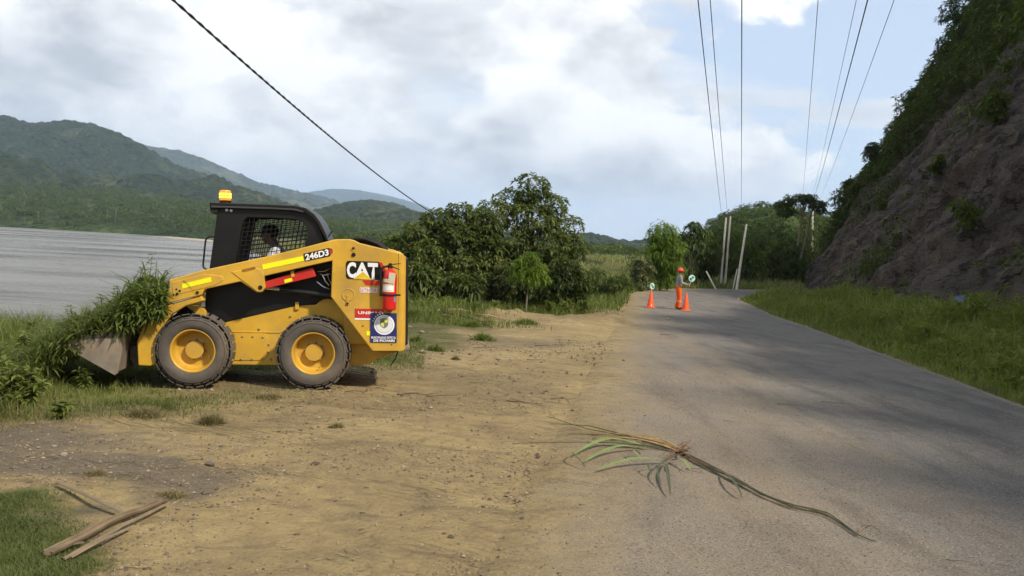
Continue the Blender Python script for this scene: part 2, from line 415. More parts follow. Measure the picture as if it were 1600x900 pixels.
def dirt_color(n, p):
    """shared dirt look: returns colour, height"""
    a = n.noise(p, 0.55, 5, 0.6, 0.4); b = n.noise(p, 4.5, 7, 0.65, 0.6); c = n.noise(p, 38.0, 5, 0.7)
    col = n.mix(n.ramp(a, [(0.32, 0), (0.68, 1)]), (0.215, 0.160, 0.078), (0.345, 0.264, 0.122))
    col = n.mix(n.math('MULTIPLY', n.ramp(b, [(0.42, 0), (0.66, 1)]), 0.6), col, (0.150, 0.110, 0.064))
    col = n.mix(n.math('MULTIPLY', n.ramp(c, [(0.50, 0), (0.75, 1)]), 0.5), col, (0.080, 0.058, 0.040))
    e_ = n.noise(n.mapping(p, (0.5, 1.6, 1), (0, 0, R(12))), 1.7, 8, 0.7, 0.8)
    col = n.mix(n.math('MULTIPLY', n.ramp(e_, [(0.55, 0), (0.68, 1)]), 0.6), col, (0.095, 0.070, 0.048))
    vc = n.voro(p, 26.0); vd = n.voro(p, 26.0, out='Color')
    peb = n.math('MULTIPLY', n.ramp(vc, [(0.10, 1), (0.20, 0)]), n.ramp(vd, [(0.78, 0), (0.82, 1)]))
    col = n.mix(peb, col, (0.30, 0.26, 0.20))
    v2 = n.voro(n.mapping(p, (1, 1, 1), (0, 0, 0.4)), 11.0); v2c = n.voro(n.mapping(p, (1, 1, 1), (0, 0, 0.4)), 11.0, out='Color')
    clod = n.math('MULTIPLY', n.ramp(v2, [(0.12, 1), (0.24, 0)]), n.ramp(v2c, [(0.80, 0), (0.84, 1)]))
    col = n.mix(n.math('MULTIPLY', clod, 0.6), col, (0.17, 0.125, 0.08))
    # tyre-lug furrows along the machine's way
    pm = n.mapping(p, (1.0, 1.0, 1.0), (0, 0, R(18)))
    wv = n.n('ShaderNodeTexWave', wave_type='BANDS', bands_direction='Y'); n.put(wv.inputs['Vector'], pm)
    wv.inputs['Scale'].default_value = 1.15; wv.inputs['Distortion'].default_value = 9.0; wv.inputs['Detail'].default_value = 4; wv.inputs['Detail Scale'].default_value = 0.7
    fm = n.ramp(n.noise(p, 0.5, 3), [(0.45, 0), (0.62, 1)])
    h = n.math('ADD', n.math('MULTIPLY', n.math('MULTIPLY', wv.outputs[0], fm), 0.55), n.math('ADD', n.math('MULTIPLY', b, 0.8), n.math('MULTIPLY', c, 0.35)))
    h = n.math('ADD', h, n.math('ADD', n.math('MULTIPLY', peb, 0.5), n.math('MULTIPLY', clod, 0.9)))
    rp = n.n('ShaderNodeTexWave', wave_type='BANDS', bands_direction='X'); n.put(rp.inputs['Vector'], n.mapping(p, (1, 1, 1), (0, 0, R(-58)))); rp.inputs['Scale'].default_value = 4.2; rp.inputs['Distortion'].default_value = 3.0; rp.inputs['Detail'].default_value = 3; rp.inputs['Detail Scale'].default_value = 1.2
    rm = n.ramp(n.noise(n.mapping(p, (0.35, 1.2, 1), (0, 0, R(25))), 0.9, 3), [(0.50, 0), (0.60, 1)])
    h = n.math('ADD', h, n.math('MULTIPLY', n.math('MULTIPLY', rp.outputs[0], rm), 0.55))
    return col, h
n = NT('dirt_ground'); p = n.pos()
col, h = dirt_color(n, p)
gm = n.attr('grassm'); gn = n.noise(p, 7.0, 6, 0.65)
gmm = n.ramp(n.math('ADD', gm, n.math('MULTIPLY_ADD', gn, 0.6, -0.3)), [(0.25, 0), (0.7, 1)])
soil = n.mix(n.ramp(n.noise(p, 11.0, 5, 0.7), [(0.35, 0), (0.7, 1)]), (0.055, 0.060, 0.018), (0.135, 0.125, 0.045))
gv = n.ramp(n.math('ADD', n.attr('dark'), n.math('MULTIPLY_ADD', n.noise(p, 5.0, 6, 0.7), 0.9, -0.45)), [(0.30, 0), (0.72, 1)])
grav = n.mix(n.ramp(n.noise(p, 60.0, 4, 0.7), [(0.4, 0), (0.7, 1)]), (0.085, 0.068, 0.052), (0.16, 0.135, 0.105))
col = n.mix(n.math('MULTIPLY', gv, 0.8), col, grav)
col = n.mix(gmm, col, soil)
MAT_GROUND = n.done(col, 0.95, n.bump(h, 1.0, 0.05), spec=0.2)
g = mesh_np('ground', V, grid_np(nr, len(aa)), MAT_GROUND, smooth=True, attrs={'grassm': GM.ravel(), 'dark': dk.ravel()})
tag(g, 'tan dirt shoulder and grassy river bank', kind='structure')
del V
# ---------------------------------------------------------------- road
nl = 46; offs = np.linspace(-3.15, 2.95, nl)
sel = RC[RC[:, 1] > -30][::1]
ca = np.cos(sel[:, 2]); sa = np.sin(sel[:, 2])
wob = 0.06*fbm(np.arange(len(sel))*0.12, np.zeros(len(sel)), 77, 3)
X = sel[:, 0, None]+offs[None]*ca[:, None]+wob[:, None]; Y = sel[:, 1, None]-offs[None]*sa[:, None]
crown = 0.02*(1-(offs/3.0)**2)
Z = base_z(Y)+0.012+crown[None]+0.006*fbm(X*0.7, Y*0.7, 51, 3)-0.05*sstep(-2.85, -3.15, offs)[None]
# closing skirt on the right edge
X = np.concatenate([X, X[:, -1:]+0.012*ca[:, None]], 1); Y = np.concatenate([Y, Y[:, -1:]-0.012*sa[:, None]], 1); Z = np.concatenate([Z, Z[:, -1:]-0.09], 1)
lat = np.broadcast_to(np.append(offs, 2.96)[None], X.shape)
n = NT('worn_asphalt'); p = n.pos(); la = n.attr('lat')
ag = n.noise(p, 95.0, 3, 0.75); a2 = n.noise(p, 2.2, 6, 0.6, 0.5)
asp = n.mix(n.ramp(ag, [(0.35, 0), (0.70, 1)]), (0.105, 0.095, 0.084), (0.262, 0.236, 0.200))
vc = n.voro(p, 42.0); vcol = n.voro(p, 42.0, out='Color')
chip = n.math('MULTIPLY', n.ramp(vc, [(0.16, 1), (0.32, 0)]), n.ramp(vcol, [(0.62, 0), (0.75, 1)]))
asp = n.mix(n.math('MULTIPLY', chip, 0.8), asp, (0.34, 0.31, 0.27))
dkc = n.math('MULTIPLY', n.ramp(vc, [(0.14, 1), (0.26, 0)]), n.ramp(vcol, [(0.22, 1), (0.3, 0)]))
asp = n.mix(n.math('MULTIPLY', dkc, 0.7), asp, (0.045, 0.042, 0.04))
asp = n.mix(n.math('MULTIPLY', n.ramp(a2, [(0.45, 0), (0.75, 1)]), 0.45), asp, (0.052, 0.049, 0.046))
st = n.mapping(p, (1.3, 0.22, 1), (0, 0, R(13)))                 # wheel-swept streaks of dust and rubber along the road
sk = n.noise(st, 1.6, 7, 0.62, 0.35)
asp = n.mix(n.math('MULTIPLY', n.ramp(sk, [(0.50, 0), (0.72, 1)]), 0.6), asp, (0.040, 0.038, 0.037))
dirt, dh = dirt_color(n, p)
near = n.n('ShaderNodeSeparateXYZ'); n.put(near.inputs[0], p)
yfac = n.ramp(n.math('MULTIPLY', near.outputs[1], 1/40.0), [(0.10, 1.0), (0.22, 0.75), (0.5, 0.35), (1.0, 0.1)])
du = n.math('ADD', n.math('MULTIPLY', la, -0.25), n.math('MULTIPLY_ADD', n.noise(st, 0.9, 8, 0.64, 0.6), 1.5, -0.80))
dust = n.ramp(n.math('ADD', du, n.math('MULTIPLY_ADD', yfac, 0.46, -0.16)), [(0.06, 0), (0.30, 0.50), (0.66, 1)])
fine = n.ramp(n.noise(p, 30.0, 5, 0.7), [(0.3, 0.55), (0.7, 1.0)])
dust = n.math('MULTIPLY', n.math('MULTIPLY', dust, fine), n.ramp(ag, [(0.36, 1.0), (0.66, 0.60)]))
blot = n.noise(n.mapping(p, (0.8, 0.5, 1), (0, 0, R(-25))), 1.15, 7, 0.62, 0.7)
dust = n.math('MULTIPLY', dust, n.ramp(blot, [(0.36, 0.50), (0.58, 1.0)]))
edge = n.ramp(n.math('ADD', la, n.math('MULTIPLY_ADD', n.noise(p, 1.1, 8, 0.66), 2.4, -1.2)), [(0.0, 1.0), (1.0, 0.0)])
em = n.math('ADD', n.math('MULTIPLY', la, -1.0), n.math('MULTIPLY_ADD', n.noise(p, 0.75, 9, 0.66, 0.3), 2.4, -1.2))
edge = n.ramp(n.math('MULTIPLY', em, 1/3.0), [(0.66, 0), (0.98, 1)])
edge = n.math('MAXIMUM', edge, n.ramp(n.math('MULTIPLY', la, -1/3.2), [(0.84, 0), (0.95, 1)]))
col = n.mix(n.math('MULTIPLY', dust, 0.85), asp, (0.275, 0.210, 0.128))
col = n.mix(edge, col, dirt)
spk = n.noise(p, 62.0, 4, 0.75)
col = n.mix(n.math('MULTIPLY', n.math('SUBTRACT', 1.0, edge), 0.85), col, n.ramp(spk, [(0.36, 0.30), (0.50, 0.95), (0.66, 1.0)]), 'MULTIPLY')
col = n.mix(n.math('MULTIPLY', n.math('MULTIPLY', chip, n.math('SUBTRACT', 1.0, edge)), 0.55), col, (0.33, 0.30, 0.26))
lip = n.ramp(n.math('ADD', la, n.math('MULTIPLY_ADD', n.noise(p, 3.0, 5, 0.7), 0.16, -0.08)), [(0.945, 0), (0.962, 1)])
lip = n.ramp(n.math('MULTIPLY', n.math('ADD', la, n.math('MULTIPLY_ADD', n.noise(p, 3.0, 5, 0.7), 0.14, -0.07)), 1/3.0), [(0.940, 0), (0.962, 1)])
col = n.mix(n.math('MULTIPLY', lip, 0.7), col, (0.27, 0.22, 0.15))
hh = n.math('ADD', n.math('MULTIPLY', ag, 0.6), n.math('MULTIPLY', chip, 0.5))
hm = n.n('ShaderNodeMix', data_type='FLOAT'); n.put(hm.inputs[0], edge); n.put(hm.inputs[2], n.math('MULTIPLY', hh, 0.007)); n.put(hm.inputs[3], n.math('MULTIPLY', dh, 0.05))
MAT_ROAD = n.done(col, 0.93, n.bump(hm.outputs[0], 1.0, 1.0), spec=0.2)
road = mesh_np('road', np.stack([X, Y, Z], -1).reshape(-1, 3), grid_np(X.shape[0], X.shape[1]), MAT_ROAD, smooth=True, attrs={'lat': lat.ravel()})
tag(road, 'grey asphalt road bending right, dusted with tan dirt', kind='structure')
# ---------------------------------------------------------------- river
n = NT('river_water'); p = n.pos()
mpw = n.mapping(p, (0.35, 1.0, 1), (0, 0, R(-32)))
wn = n.noise(mpw, 0.9, 6, 0.6, 0.3); wn2 = n.noise(mpw, 0.16, 4, 0.55); wn3 = n.noise(n.mapping(p, (0.25, 1.0, 1), (0, 0, R(-32))), 0.045, 5, 0.55)
hgt = n.math('ADD', n.math('MULTIPLY', wn, 0.35), n.math('MULTIPLY', wn2, 1.2))
col = n.mix(n.ramp(wn3, [(0.4, 0), (0.62, 1)]), (0.080, 0.072, 0.056), (0.150, 0.135, 0.110))
hgt = n.math('MULTIPLY', hgt, n.ramp(wn3, [(0.38, 1.0), (0.62, 0.35)]))
MAT_WATER = n.done(col, n.math('MULTIPLY_ADD', n.ramp(wn3, [(0.4, 0), (0.6, 1)]), 0.22, 0.10), n.bump(hgt, 1.0, 1.3), spec=0.4)
rv = mesh_np('river', np.array([[-6000, -400, WATER], [3000, -400, WATER], [3000, 9000, WATER], [-6000, 9000, WATER]]), np.array([[0, 1, 2, 3]]), MAT_WATER)
tag(rv, 'wide brown river with small ripples', kind='structure')
# ---------------------------------------------------------------- far land: forested mountains
def forest_mat(name, dk, lt, clear, sc=1.0, amt=0.5):
    n = NT(name); p = n.pos()
    a = n.noise(p, 0.010*sc, 6, 0.6); b = n.noise(p, 0.05*sc, 6, 0.7); v = n.voro(n.mapping(p, (1, 1, 1.4)), 0.085*sc); t = n.noise(p, 0.22*sc, 3, 0.7)
    col = n.mix(n.ramp(b, [(0.35, 0), (0.68, 1)]), dk, lt)
    col = n.mix(n.math('MULTIPLY', n.ramp(a, [(0.52, 0), (0.64, 1)]), amt), col, clear)
    col = n.mix(n.math('MULTIPLY', n.ramp(t, [(0.40, 0), (0.65, 1)]), 0.5), col, tuple(x*0.55 for x in dk))
    sc2 = n.noise(n.mapping(p, (1, 1, 0.5)), 0.0065*sc, 5, 0.6, 0.8)
    col = n.mix(n.math('MULTIPLY', n.ramp(sc2, [(0.665, 0), (0.70, 1)]), 0.6), col, (0.22, 0.19, 0.12))
    hh = n.math('ADD', n.math('MULTIPLY', n.ramp(v, [(0.0, 1.0), (0.75, 0.0)]), 1.0), n.math('MULTIPLY', t, 0.7))
    return n.done(col, 0.9, n.bump(hh, 1.0, 16.0/sc), spec=0.1)
def mountain(name, ridge, foot_z, d0, d1, amp, mat, label, seed, nx=420, ny=90, bumps=5.0, prof=1.0, back=0.5, shore=None):
    rp = np.array(ridge, float); px = np.linspace(rp[0, 0], rp[-1, 0], nx); py = np.interp(px, rp[:, 0], rp[:, 1])
    V = np.zeros((ny, nx, 3))
    for i in range(nx):
        d = ray(px[i], py[i]); h = math.hypot(d.x, d.y); ux, uy = d.x/h, d.y/h
        zr = CAMZ+d.z/h*d1
        dd0 = d0 if shore is None else float(np.interp(px[i], shore[0], shore[1]))
        t = np.linspace(0, 1+back, ny); dist = dd0+(d1-dd0)*t
        pr = np.where(t <= 1, t**prof, 1-0.6*(t-1)/back)
        z = foot_z+(zr-foot_z)*pr
        V[:, i, 0] = ux*dist; V[:, i, 1] = uy*dist; V[:, i, 2] = z
    x, y = V[..., 0], V[..., 1]; t = np.linspace(0, 1+back, ny)[:, None]
    s = 1.0/(d1*0.16)
    nz = fbm(x*s, y*s, seed, 5, 0.55); spur = 1-np.abs(fbm(x*s*1.6+3, y*s*0.9, seed+50, 4))*2
    env = np.clip(np.minimum(t, 1.0)*np.clip(1.02-t, 0, 1)*4, 0, 1)
    V[..., 2] += amp*env*(0.6*nz+0.6*(spur-0.6))
    V[..., 2] += bumps*np.minimum(t*12, 1)*np.abs(fbm(x/(bumps*3.0), y/(bumps*3.0), seed+90, 3, 0.7))
    hd_ = np.hypot(V[..., 0], V[..., 1]); el = np.array([ray(a, b).z/math.hypot(ray(a, b).x, ray(a, b).y) for a, b in zip(px, py)])
    rag = bumps*0.9*np.abs(fbm(x/(bumps*1.5), y/(bumps*1.5), seed+95, 3, 0.7))
    V[..., 2] = np.minimum(V[..., 2], CAMZ+el[None]*hd_*0.985+rag)
    o = mesh_np(name, V.reshape(-1, 3), grid_np(ny, nx), mat, smooth=True)
    return tag(o, label, kind='structure')
MF1 = forest_mat('forest_dark', (0.022, 0.036, 0.014), (0.058, 0.080, 0.026), (0.11, 0.13, 0.05), 1.0, 0.8)
MF2 = forest_mat('forest_hill', (0.028, 0.050, 0.012), (0.075, 0.108, 0.024), (0.13, 0.17, 0.045), 2.2, 0.6)
MF3 = forest_mat('forest_far', (0.035, 0.055, 0.022), (0.09, 0.11, 0.045), (0.20, 0.20, 0.10), 0.45, 0.8)
mountain('mountain', [(-420, 215), (-250, 185), (-120, 205), (-40, 182), (15, 184), (55, 195), (110, 190), (150, 197), (190, 212), (220, 226), (250, 246), (280, 262), (330, 276), (370, 295), (420, 312), (480, 330), (560, 352), (640, 372)], WATER-2, 900, 2100, 150, MF1, 'forested mountain across the river with pale clearings and scars', 101, 620, 150, 15, 0.9)
mountain('mountain', [(90, 260), (150, 235), (200, 222), (240, 228), (280, 234), (310, 245), (350, 262), (400, 284), (450, 296), (510, 308), (560, 330), (640, 352), (700, 372)], WATER-2, 2600, 4200, 240, MF3, 'second blue-green mountain ridge behind the forested mountain', 131, 420, 90, 22)
mountain('mountain', [(380, 330), (450, 306), (520, 294), (560, 296), (610, 306), (660, 319), (700, 340), (760, 358), (830, 375), (900, 385)], WATER-2, 5200, 8000, 220, MF3, 'faint blue mountain far behind on the skyline', 151, 260, 50, 20)
mountain('mountain', [(440, 352), (490, 330), (540, 316), (580, 312), (620, 319), (660, 335), (720, 356), (780, 366), (850, 372), (900, 369), (925, 367), (955, 373), (975, 380), (1000, 378), (1030, 372), (1080, 368), (1160, 380), (1300, 385)], WATER-1, 500, 1500, 40, MF1, 'low forested hills at the end of the valley', 171, 420, 90, 7)
shx = [-420, 0, 150, 230, 330, 480, 640, 760]; 
mountain('far_bank', [(-420, 300), (-100, 292), (0, 286), (120, 292), (220, 302), (330, 318), (420, 330), (520, 342), (640, 350), (760, 365)], WATER-0.6, 560, 1050, 14, MF2, 'wooded flat land along the far bank of the river', 191, 520, 70, 6, 0.75, 0.35, shore=(shx, [560, 590, 540, 500, 430, 360, 320, 300]))
# ---------------------------------------------------------------- rock cutting on the right
def toe_line():
    pts = []; Yt = -60.0; a = math.atan(0.235); p_ = Vector((9.4+0.235*Yt, Yt)); ds = 0.30
    while len(pts) < 640:
        pts.append((p_.x, p_.y, a))
        if p_.y > 78: a += ds/34.0
        p_ = p_+Vector((math.sin(a), math.cos(a)))*ds
    return np.array(pts)
TL = toe_line()
def crest_h(Yt): return np.interp(Yt, [-60, -30, -12, -6.5, -2.5, 8, 15, 22, 30, 38, 46, 56, 66, 80], [10.5, 10.5, 10.8, 12.0, 20.0, 21, 20.5, 18.0, 16.5, 17, 20, 26, 34, 44])  # crest out of view shaped to set where the hill's shadow ends on the road
def slope_pt(i, u, disp=True):
    """i: index array along the toe, u: height up the face -> world points"""
    i = np.asarray(i, float); u = np.asarray(u, float)
    x = np.interp(i, np.arange(len(TL)), TL[:, 0]); y = np.interp(i, np.arange(len(TL)), TL[:, 1]); a = np.interp(i, np.arange(len(TL)), TL[:, 2])
    nx_, ny_ = np.cos(a), -np.sin(a)
    hc = crest_h(y)+5.0*fbm(i*0.045, i*0+3, 61, 4, 0.6)*sstep(-30, -4, y)*np.where(y > 24, 0.5, 1.0)
    for yc, wd, lo in ((1.4, 0.9, 13.0), (8.2, 0.8, 14.0), (5.2, 0.5, 17.0), (-1.6, 0.6, 13.5)): hc = hc-np.maximum(hc-lo, 0)*np.exp(-((y-yc)/wd)**2)  # notches added to the unseen crest, letting streaks of sun onto the road
    hor = np.where(u < hc, u/1.9, hc/1.9+(u-hc)/0.42)
    s = i*0.30
    # strata and gullies, running obliquely down the face
    q1 = s*0.075+u*0.19; q2 = s*0.14-u*0.05
    big = fbm(s*0.055, u*0.07, 62, 4, 0.5)*1.3
    led = fbm(q1*2.0, q2*0.7, 63, 5, 0.55)*1.3
    rid = (np.abs(fbm(q1*4.5, q2*1.1, 64, 4, 0.6)))*1.0
    fine = (np.abs(fbm(q1*14, q2*7, 65, 3, 0.6)))*0.34
    blk = (vnoise(np.floor(q1*7+0.8*fbm(s*0.4, u*0.4, 60, 2)), np.floor(q2*5+0.8*fbm(s*0.4+9, u*0.4, 59, 2)), 58)-0.5)*0.30
    d = (big+led-rid-fine+blk)*sstep(-0.5, 2.0, u+0.6) if disp else 0*u
    hor = hor-d*0.75
    z0 = base_z(np.clip(y, -30, 90))-0.3
    z = z0+u+d*0.45
    return np.stack([x+nx_*hor, y+ny_*hor, z], -1)
ii = np.concatenate([np.arange(0, 260, 3.0), np.arange(260, 520, 0.6), np.arange(520, 640, 2.0)])
uu = np.concatenate([np.arange(-0.6, 30, 0.17), np.arange(30, 62, 1.2)])
I_, U_ = np.meshgrid(ii, uu, indexing='ij')
V = slope_pt(I_, U_)
n = NT('cut_rock'); p = n.pos()
cq = n.n('ShaderNodeCombineXYZ'); n.put(cq.inputs[0], n.math('MULTIPLY', n.attr('qa'), 5.0)); n.put(cq.inputs[1], n.math('MULTIPLY', n.attr('qb'), 4.0)); n.put(cq.inputs[2], n.math('MULTIPLY', n.noise(p, 0.25, 2), 1.5)); pm = cq.outputs[0]
a = n.noise(n.mapping(pm, (0.9, 0.25, 1.0)), 0.45, 7, 0.62, 0.5); b = n.noise(n.mapping(pm, (1.5, 0.4, 1.5)), 1.6, 8, 0.68, 0.4); c = n.noise(p, 0.11, 4, 0.55); d_ = n.noise(p, 7.0, 5, 0.7)
col = n.mix(n.ramp(a, [(0.34, 0), (0.66, 1)]), (0.046, 0.038, 0.032), (0.122, 0.101, 0.083))
col = n.mix(n.math('MULTIPLY', n.ramp(c, [(0.44, 0), (0.60, 1)]), 0.45), col, (0.105, 0.074, 0.050))
col = n.mix(n.math('MULTIPLY', n.ramp(b, [(0.52, 0), (0.72, 1)]), 0.9), col, (0.020, 0.016, 0.015))
col = n.mix(n.math('MULTIPLY', n.ramp(n.noise(p, 0.5, 7, 0.7, 0.4), [(0.56, 0), (0.70, 1)]), 0.85), col, (0.225, 0.160, 0.100))
crk = n.n('ShaderNodeTexVoronoi', feature='DISTANCE_TO_EDGE'); n.put(crk.inputs['Vector'], n.mapping(pm, (1.3, 0.22, 0.9))); crk.inputs['Scale'].default_value = 1.1
ck = n.math('MULTIPLY', n.ramp(crk.outputs[0], [(0.0, 1), (0.05, 0)]), n.ramp(n.noise(p, 0.35, 4, 0.6), [(0.5, 0), (0.62, 1)]))
col = n.mix(n.math('MULTIPLY', n.math('MULTIPLY', ck, n.ramp(d_, [(0.4, 0), (0.6, 1)])), 0.8), col, (0.03, 0.026, 0.024))
vg = n.ramp(n.math('ADD', n.attr('veg'), n.math('MULTIPLY_ADD', n.noise(p, 0.8, 6, 0.7), 0.9, -0.45)), [(0.40, 0), (0.70, 1)])
col = n.mix(n.math('MULTIPLY', vg, 0.85), col, (0.060, 0.062, 0.022))
vein = n.math('MULTIPLY', n.ramp(n.noise(n.mapping(pm, (1.0, 0.35, 1.0)), 1.5, 6, 0.6, 0.6), [(0.465, 0), (0.50, 1), (0.535, 0)]), n.ramp(n.noise(p, 0.6, 3), [(0.42, 0), (0.6, 1)]))
col = n.mix(n.math('MULTIPLY', vein, 0.85), col, (0.014, 0.011, 0.010))
r1 = n.noise(n.mapping(pm, (1.6, 0.7, 1.0)), 3.4, 6, 0.7, 0.3); r2 = n.noise(p, 2.6, 7, 0.72)
col = n.mix(n.math('MULTIPLY', n.ramp(r2, [(0.50, 0), (0.70, 1)]), 0.5), col, (0.125, 0.100, 0.080))
b = n.math('ADD', b, n.math('ADD', n.math('MULTIPLY', r1, 0.7), n.math('SUBTRACT', n.math('MULTIPLY', r2, 0.5), n.math('MULTIPLY', vein, 0.7))))
hh = n.math('ADD', n.math('MULTIPLY', b, 0.8), n.math('SUBTRACT', n.math('MULTIPLY', d_, 0.3), n.math('MULTIPLY', ck, 0.5)))
MAT_ROCK = n.done(col, 0.88, n.bump(hh, 1.0, 0.45), spec=0.25)
def veg_mask(i, u):
    y = np.interp(i, np.arange(len(TL)), TL[:, 1]); s = i*0.30
    # bare cut face below an oblique line, overgrown above it and on the far edge
    lim = np.interp(y, [-60, 20, 40, 62, 76, 84, 92], [22, 22, 18.0, 14.0, 9.5, 5.0, 2.0])
    nz = fbm(s*0.22, u*0.22, 66, 4)
    m = sstep(-2.0, 2.0, u-lim+4.0*nz)
    m = np.maximum(m, 0.55*sstep(0.30, 0.55, fbm(s*0.20+7, u*0.24+3, 67, 3)))
    return m
hill = mesh_np('hillside', V.reshape(-1, 3), grid_np(len(ii), len(uu)), MAT_ROCK, smooth=True, attrs={'veg': veg_mask(I_, U_).ravel(), 'qa': (I_*0.30*0.075+U_*0.19).ravel(), 'qb': (I_*0.30*0.14-U_*0.05).ravel()})
tag(hill, 'steep dark rock cutting beside the road, overgrown along its top', kind='structure')
# blue paint mark on the rock
def face_hit(px, py):
    d = ray(px, py); dg = None
    P = V.reshape(-1, 3)-np.array([0, 0, CAMZ]); dd = np.array(d)/d.length
    t = P @ dd; off = np.linalg.norm(P-t[:, None]*dd[None], axis=1); off[t < 0] = 1e9
    k = np.argsort(off)[:12]; k = k[np.argmin(t[k])]
    return V.reshape(-1, 3)[k]
VEGL = leaf_mat('scrub_leaf', (0.022, 0.036, 0.008), (0.085, 0.110, 0.022), 0.28)
VEGB = leaf_mat('dry_scrub', (0.045, 0.034, 0.018), (0.12, 0.095, 0.045), 0.2)
# scrub covering the upper slope: uncountable mass
N = 38000
i_ = rng.uniform(250, 530, N); u_ = rng.uniform(0, 40, N)**1.0
extra = 2600; i_ = np.concatenate([i_, rng.uniform(120, 260, extra)]); u_ = np.concatenate([u_, rng.uniform(14, 34, extra)])
keep = rng.random(len(i_)) < veg_mask(i_, u_)*0.9
i_, u_ = i_[keep], u_[keep]
C = slope_pt(i_, u_); a_ = np.interp(i_, np.arange(len(TL)), TL[:, 2])
Nn = np.stack([-np.cos(a_)*0.8, np.sin(a_)*0.8, np.full(len(a_), 0.75)], -1)
clump = fbm(i_*0.08, u_*0.25, 68, 3)*0.5+0.5
hgt = rng.uniform(0.05, 1.0, len(C))*(0.35+1.9*clump)
C = C+Nn*hgt[:, None]
A = Nn*0.6+rng.normal(0, 0.5, C.shape)+np.array([0, 0, 0.5])
Vr, Fr, Tr = rosettes(C, A, 7, rng.uniform(0.28, 0.6, len(C)), 0.30, 0.7, 0.6, 0.4)
Tr = Tr*0.6+0.4*np.repeat(np.clip(clump*1.3-0.2, 0, 1), 7)
tag(mesh_np('slope_scrub', Vr, Fr, VEGL, tint=Tr), 'dense dark scrub growing over the top of the rock cutting', kind='stuff')
# hanging dry creepers along the lower fringe of the scrub
k = rng.integers(0, len(C), 4200); base = C[k]; fr = veg_mask(i_[k], u_[k]); kk = fr < 0.8; base = base[kk]
D = np.stack([-np.cos(a_[k][kk])*0.25, np.zeros(kk.sum()), -np.ones(kk.sum())], -1)+rng.normal(0, 0.35, (kk.sum(), 3))
Vr, Fr = leaves(base, D, rng.uniform(0.5, 1.5, len(base)), rng.uniform(0.05, 0.13, len(base)), 0.3)
tag(mesh_np('hanging_creeper', Vr, Fr, VEGB, tint=rng.random(len(Fr))), 'dry brown creepers hanging over the rock face', kind='stuff')
# ---------------------------------------------------------------- skid steer loader
YEL = simple('loader_yellow', (0.60, 0.350, 0.030), 0.45, 0.16, 3.0, dirt=(0.24, 0.16, 0.085), dirt_amt=0.5)
YEL_RIM = simple('rim_yellow', (0.58, 0.340, 0.030), 0.45, 0.12, 5.0, dirt=(0.24, 0.16, 0.09), dirt_amt=0.4)
BLK = simple('black_paint', (0.007, 0.0065, 0.0065), 0.42, 0.2, 3.0, dirt=(0.05, 0.04, 0.03), dirt_amt=0.18, spec=0.35)
BLK_M = simple('black_matte', (0.010, 0.0095, 0.009), 0.7, 0.2, 5.0, dirt=(0.06, 0.045, 0.03), dirt_amt=0.25, spec=0.3)
RUB = simple('tyre_rubber', (0.095, 0.083, 0.071), 0.85, 0.25, 5.0, dirt=(0.175, 0.135, 0.092), dirt_amt=0.85, spec=0.25, bump=0.3)
TREAD = RUB
RED = simple('red_paint', (0.52, 0.022, 0.014), 0.4, 0.12, 5.0, dirt=(0.25, 0.12, 0.07), dirt_amt=0.2)
CHR = simple('chrome_rod', (0.62, 0.62, 0.62), 0.25, 0.1, 5.0, metal=1.0)
STEEL = simple('worn_steel', (0.24, 0.205, 0.165), 0.6, 0.3, 5.0, metal=0.1, dirt=(0.34, 0.25, 0.15), dirt_amt=0.8, bump=0.2)
DKSTEEL = simple('dirty_dark_steel', (0.045, 0.038, 0.032), 0.65, 0.3, 5.0, metal=0.2, dirt=(0.20, 0.14, 0.085), dirt_amt=0.6)
HIV = simple('reflective_tape', (0.83, 0.82, 0.01), 0.35, 0.03, 6.0)
WHT = simple('white_decal', (0.80, 0.80, 0.78), 0.45, 0.06, 8.0)
BLUE = simple('blue_placard', (0.022, 0.028, 0.135), 0.35, 0.08, 8.0)
CREAM = simple('label_paper', (0.70, 0.64, 0.46), 0.6, 0.1, 9.0)
NUT = simple('bolt_metal', (0.30, 0.25, 0.19), 0.5, 0.2, 9.0, metal=0.6)
LD = 9.1
_p = at(395, 604, LD)
loader = empty('skid_steer_loader', (_p.x, _p.y+0.84, _p.z), (0, R(-2.1), R(9)))
tag(loader, 'yellow and black skid steer loader with a grass-filled bucket on the bank', 'loader')
LM = Matrix.Translation(loader.location) @ loader.rotation_euler.to_matrix().to_4x4(); LI = LM.inverted()
def L(px, py, ly=-0.80):
    o = LI @ Vector((0, 0, CAMZ)); d = LI.to_3x3() @ ray(px, py); t = (ly-o.y)/d.y
    return (o.x+d.x*t, o.z+d.z*t)
def L3(px, py, ly): x, z = L(px, py, ly); return Vector((x, ly, z))
def LP(pts, ly): return [L(a, b, ly) for a, b in pts]
def pr(name, pts, y0, y1, mat, bevel=0.008, parent=loader, mirror=False, seg=2):
    q = LP(pts, y0); o = MB().prism(q, y0, y1).build(name, mat, parent, bevel=bevel, seg=seg)
    if mirror: MB().prism(q, -y1, -y0).build(name, mat, parent, bevel=bevel, seg=seg)
    return o
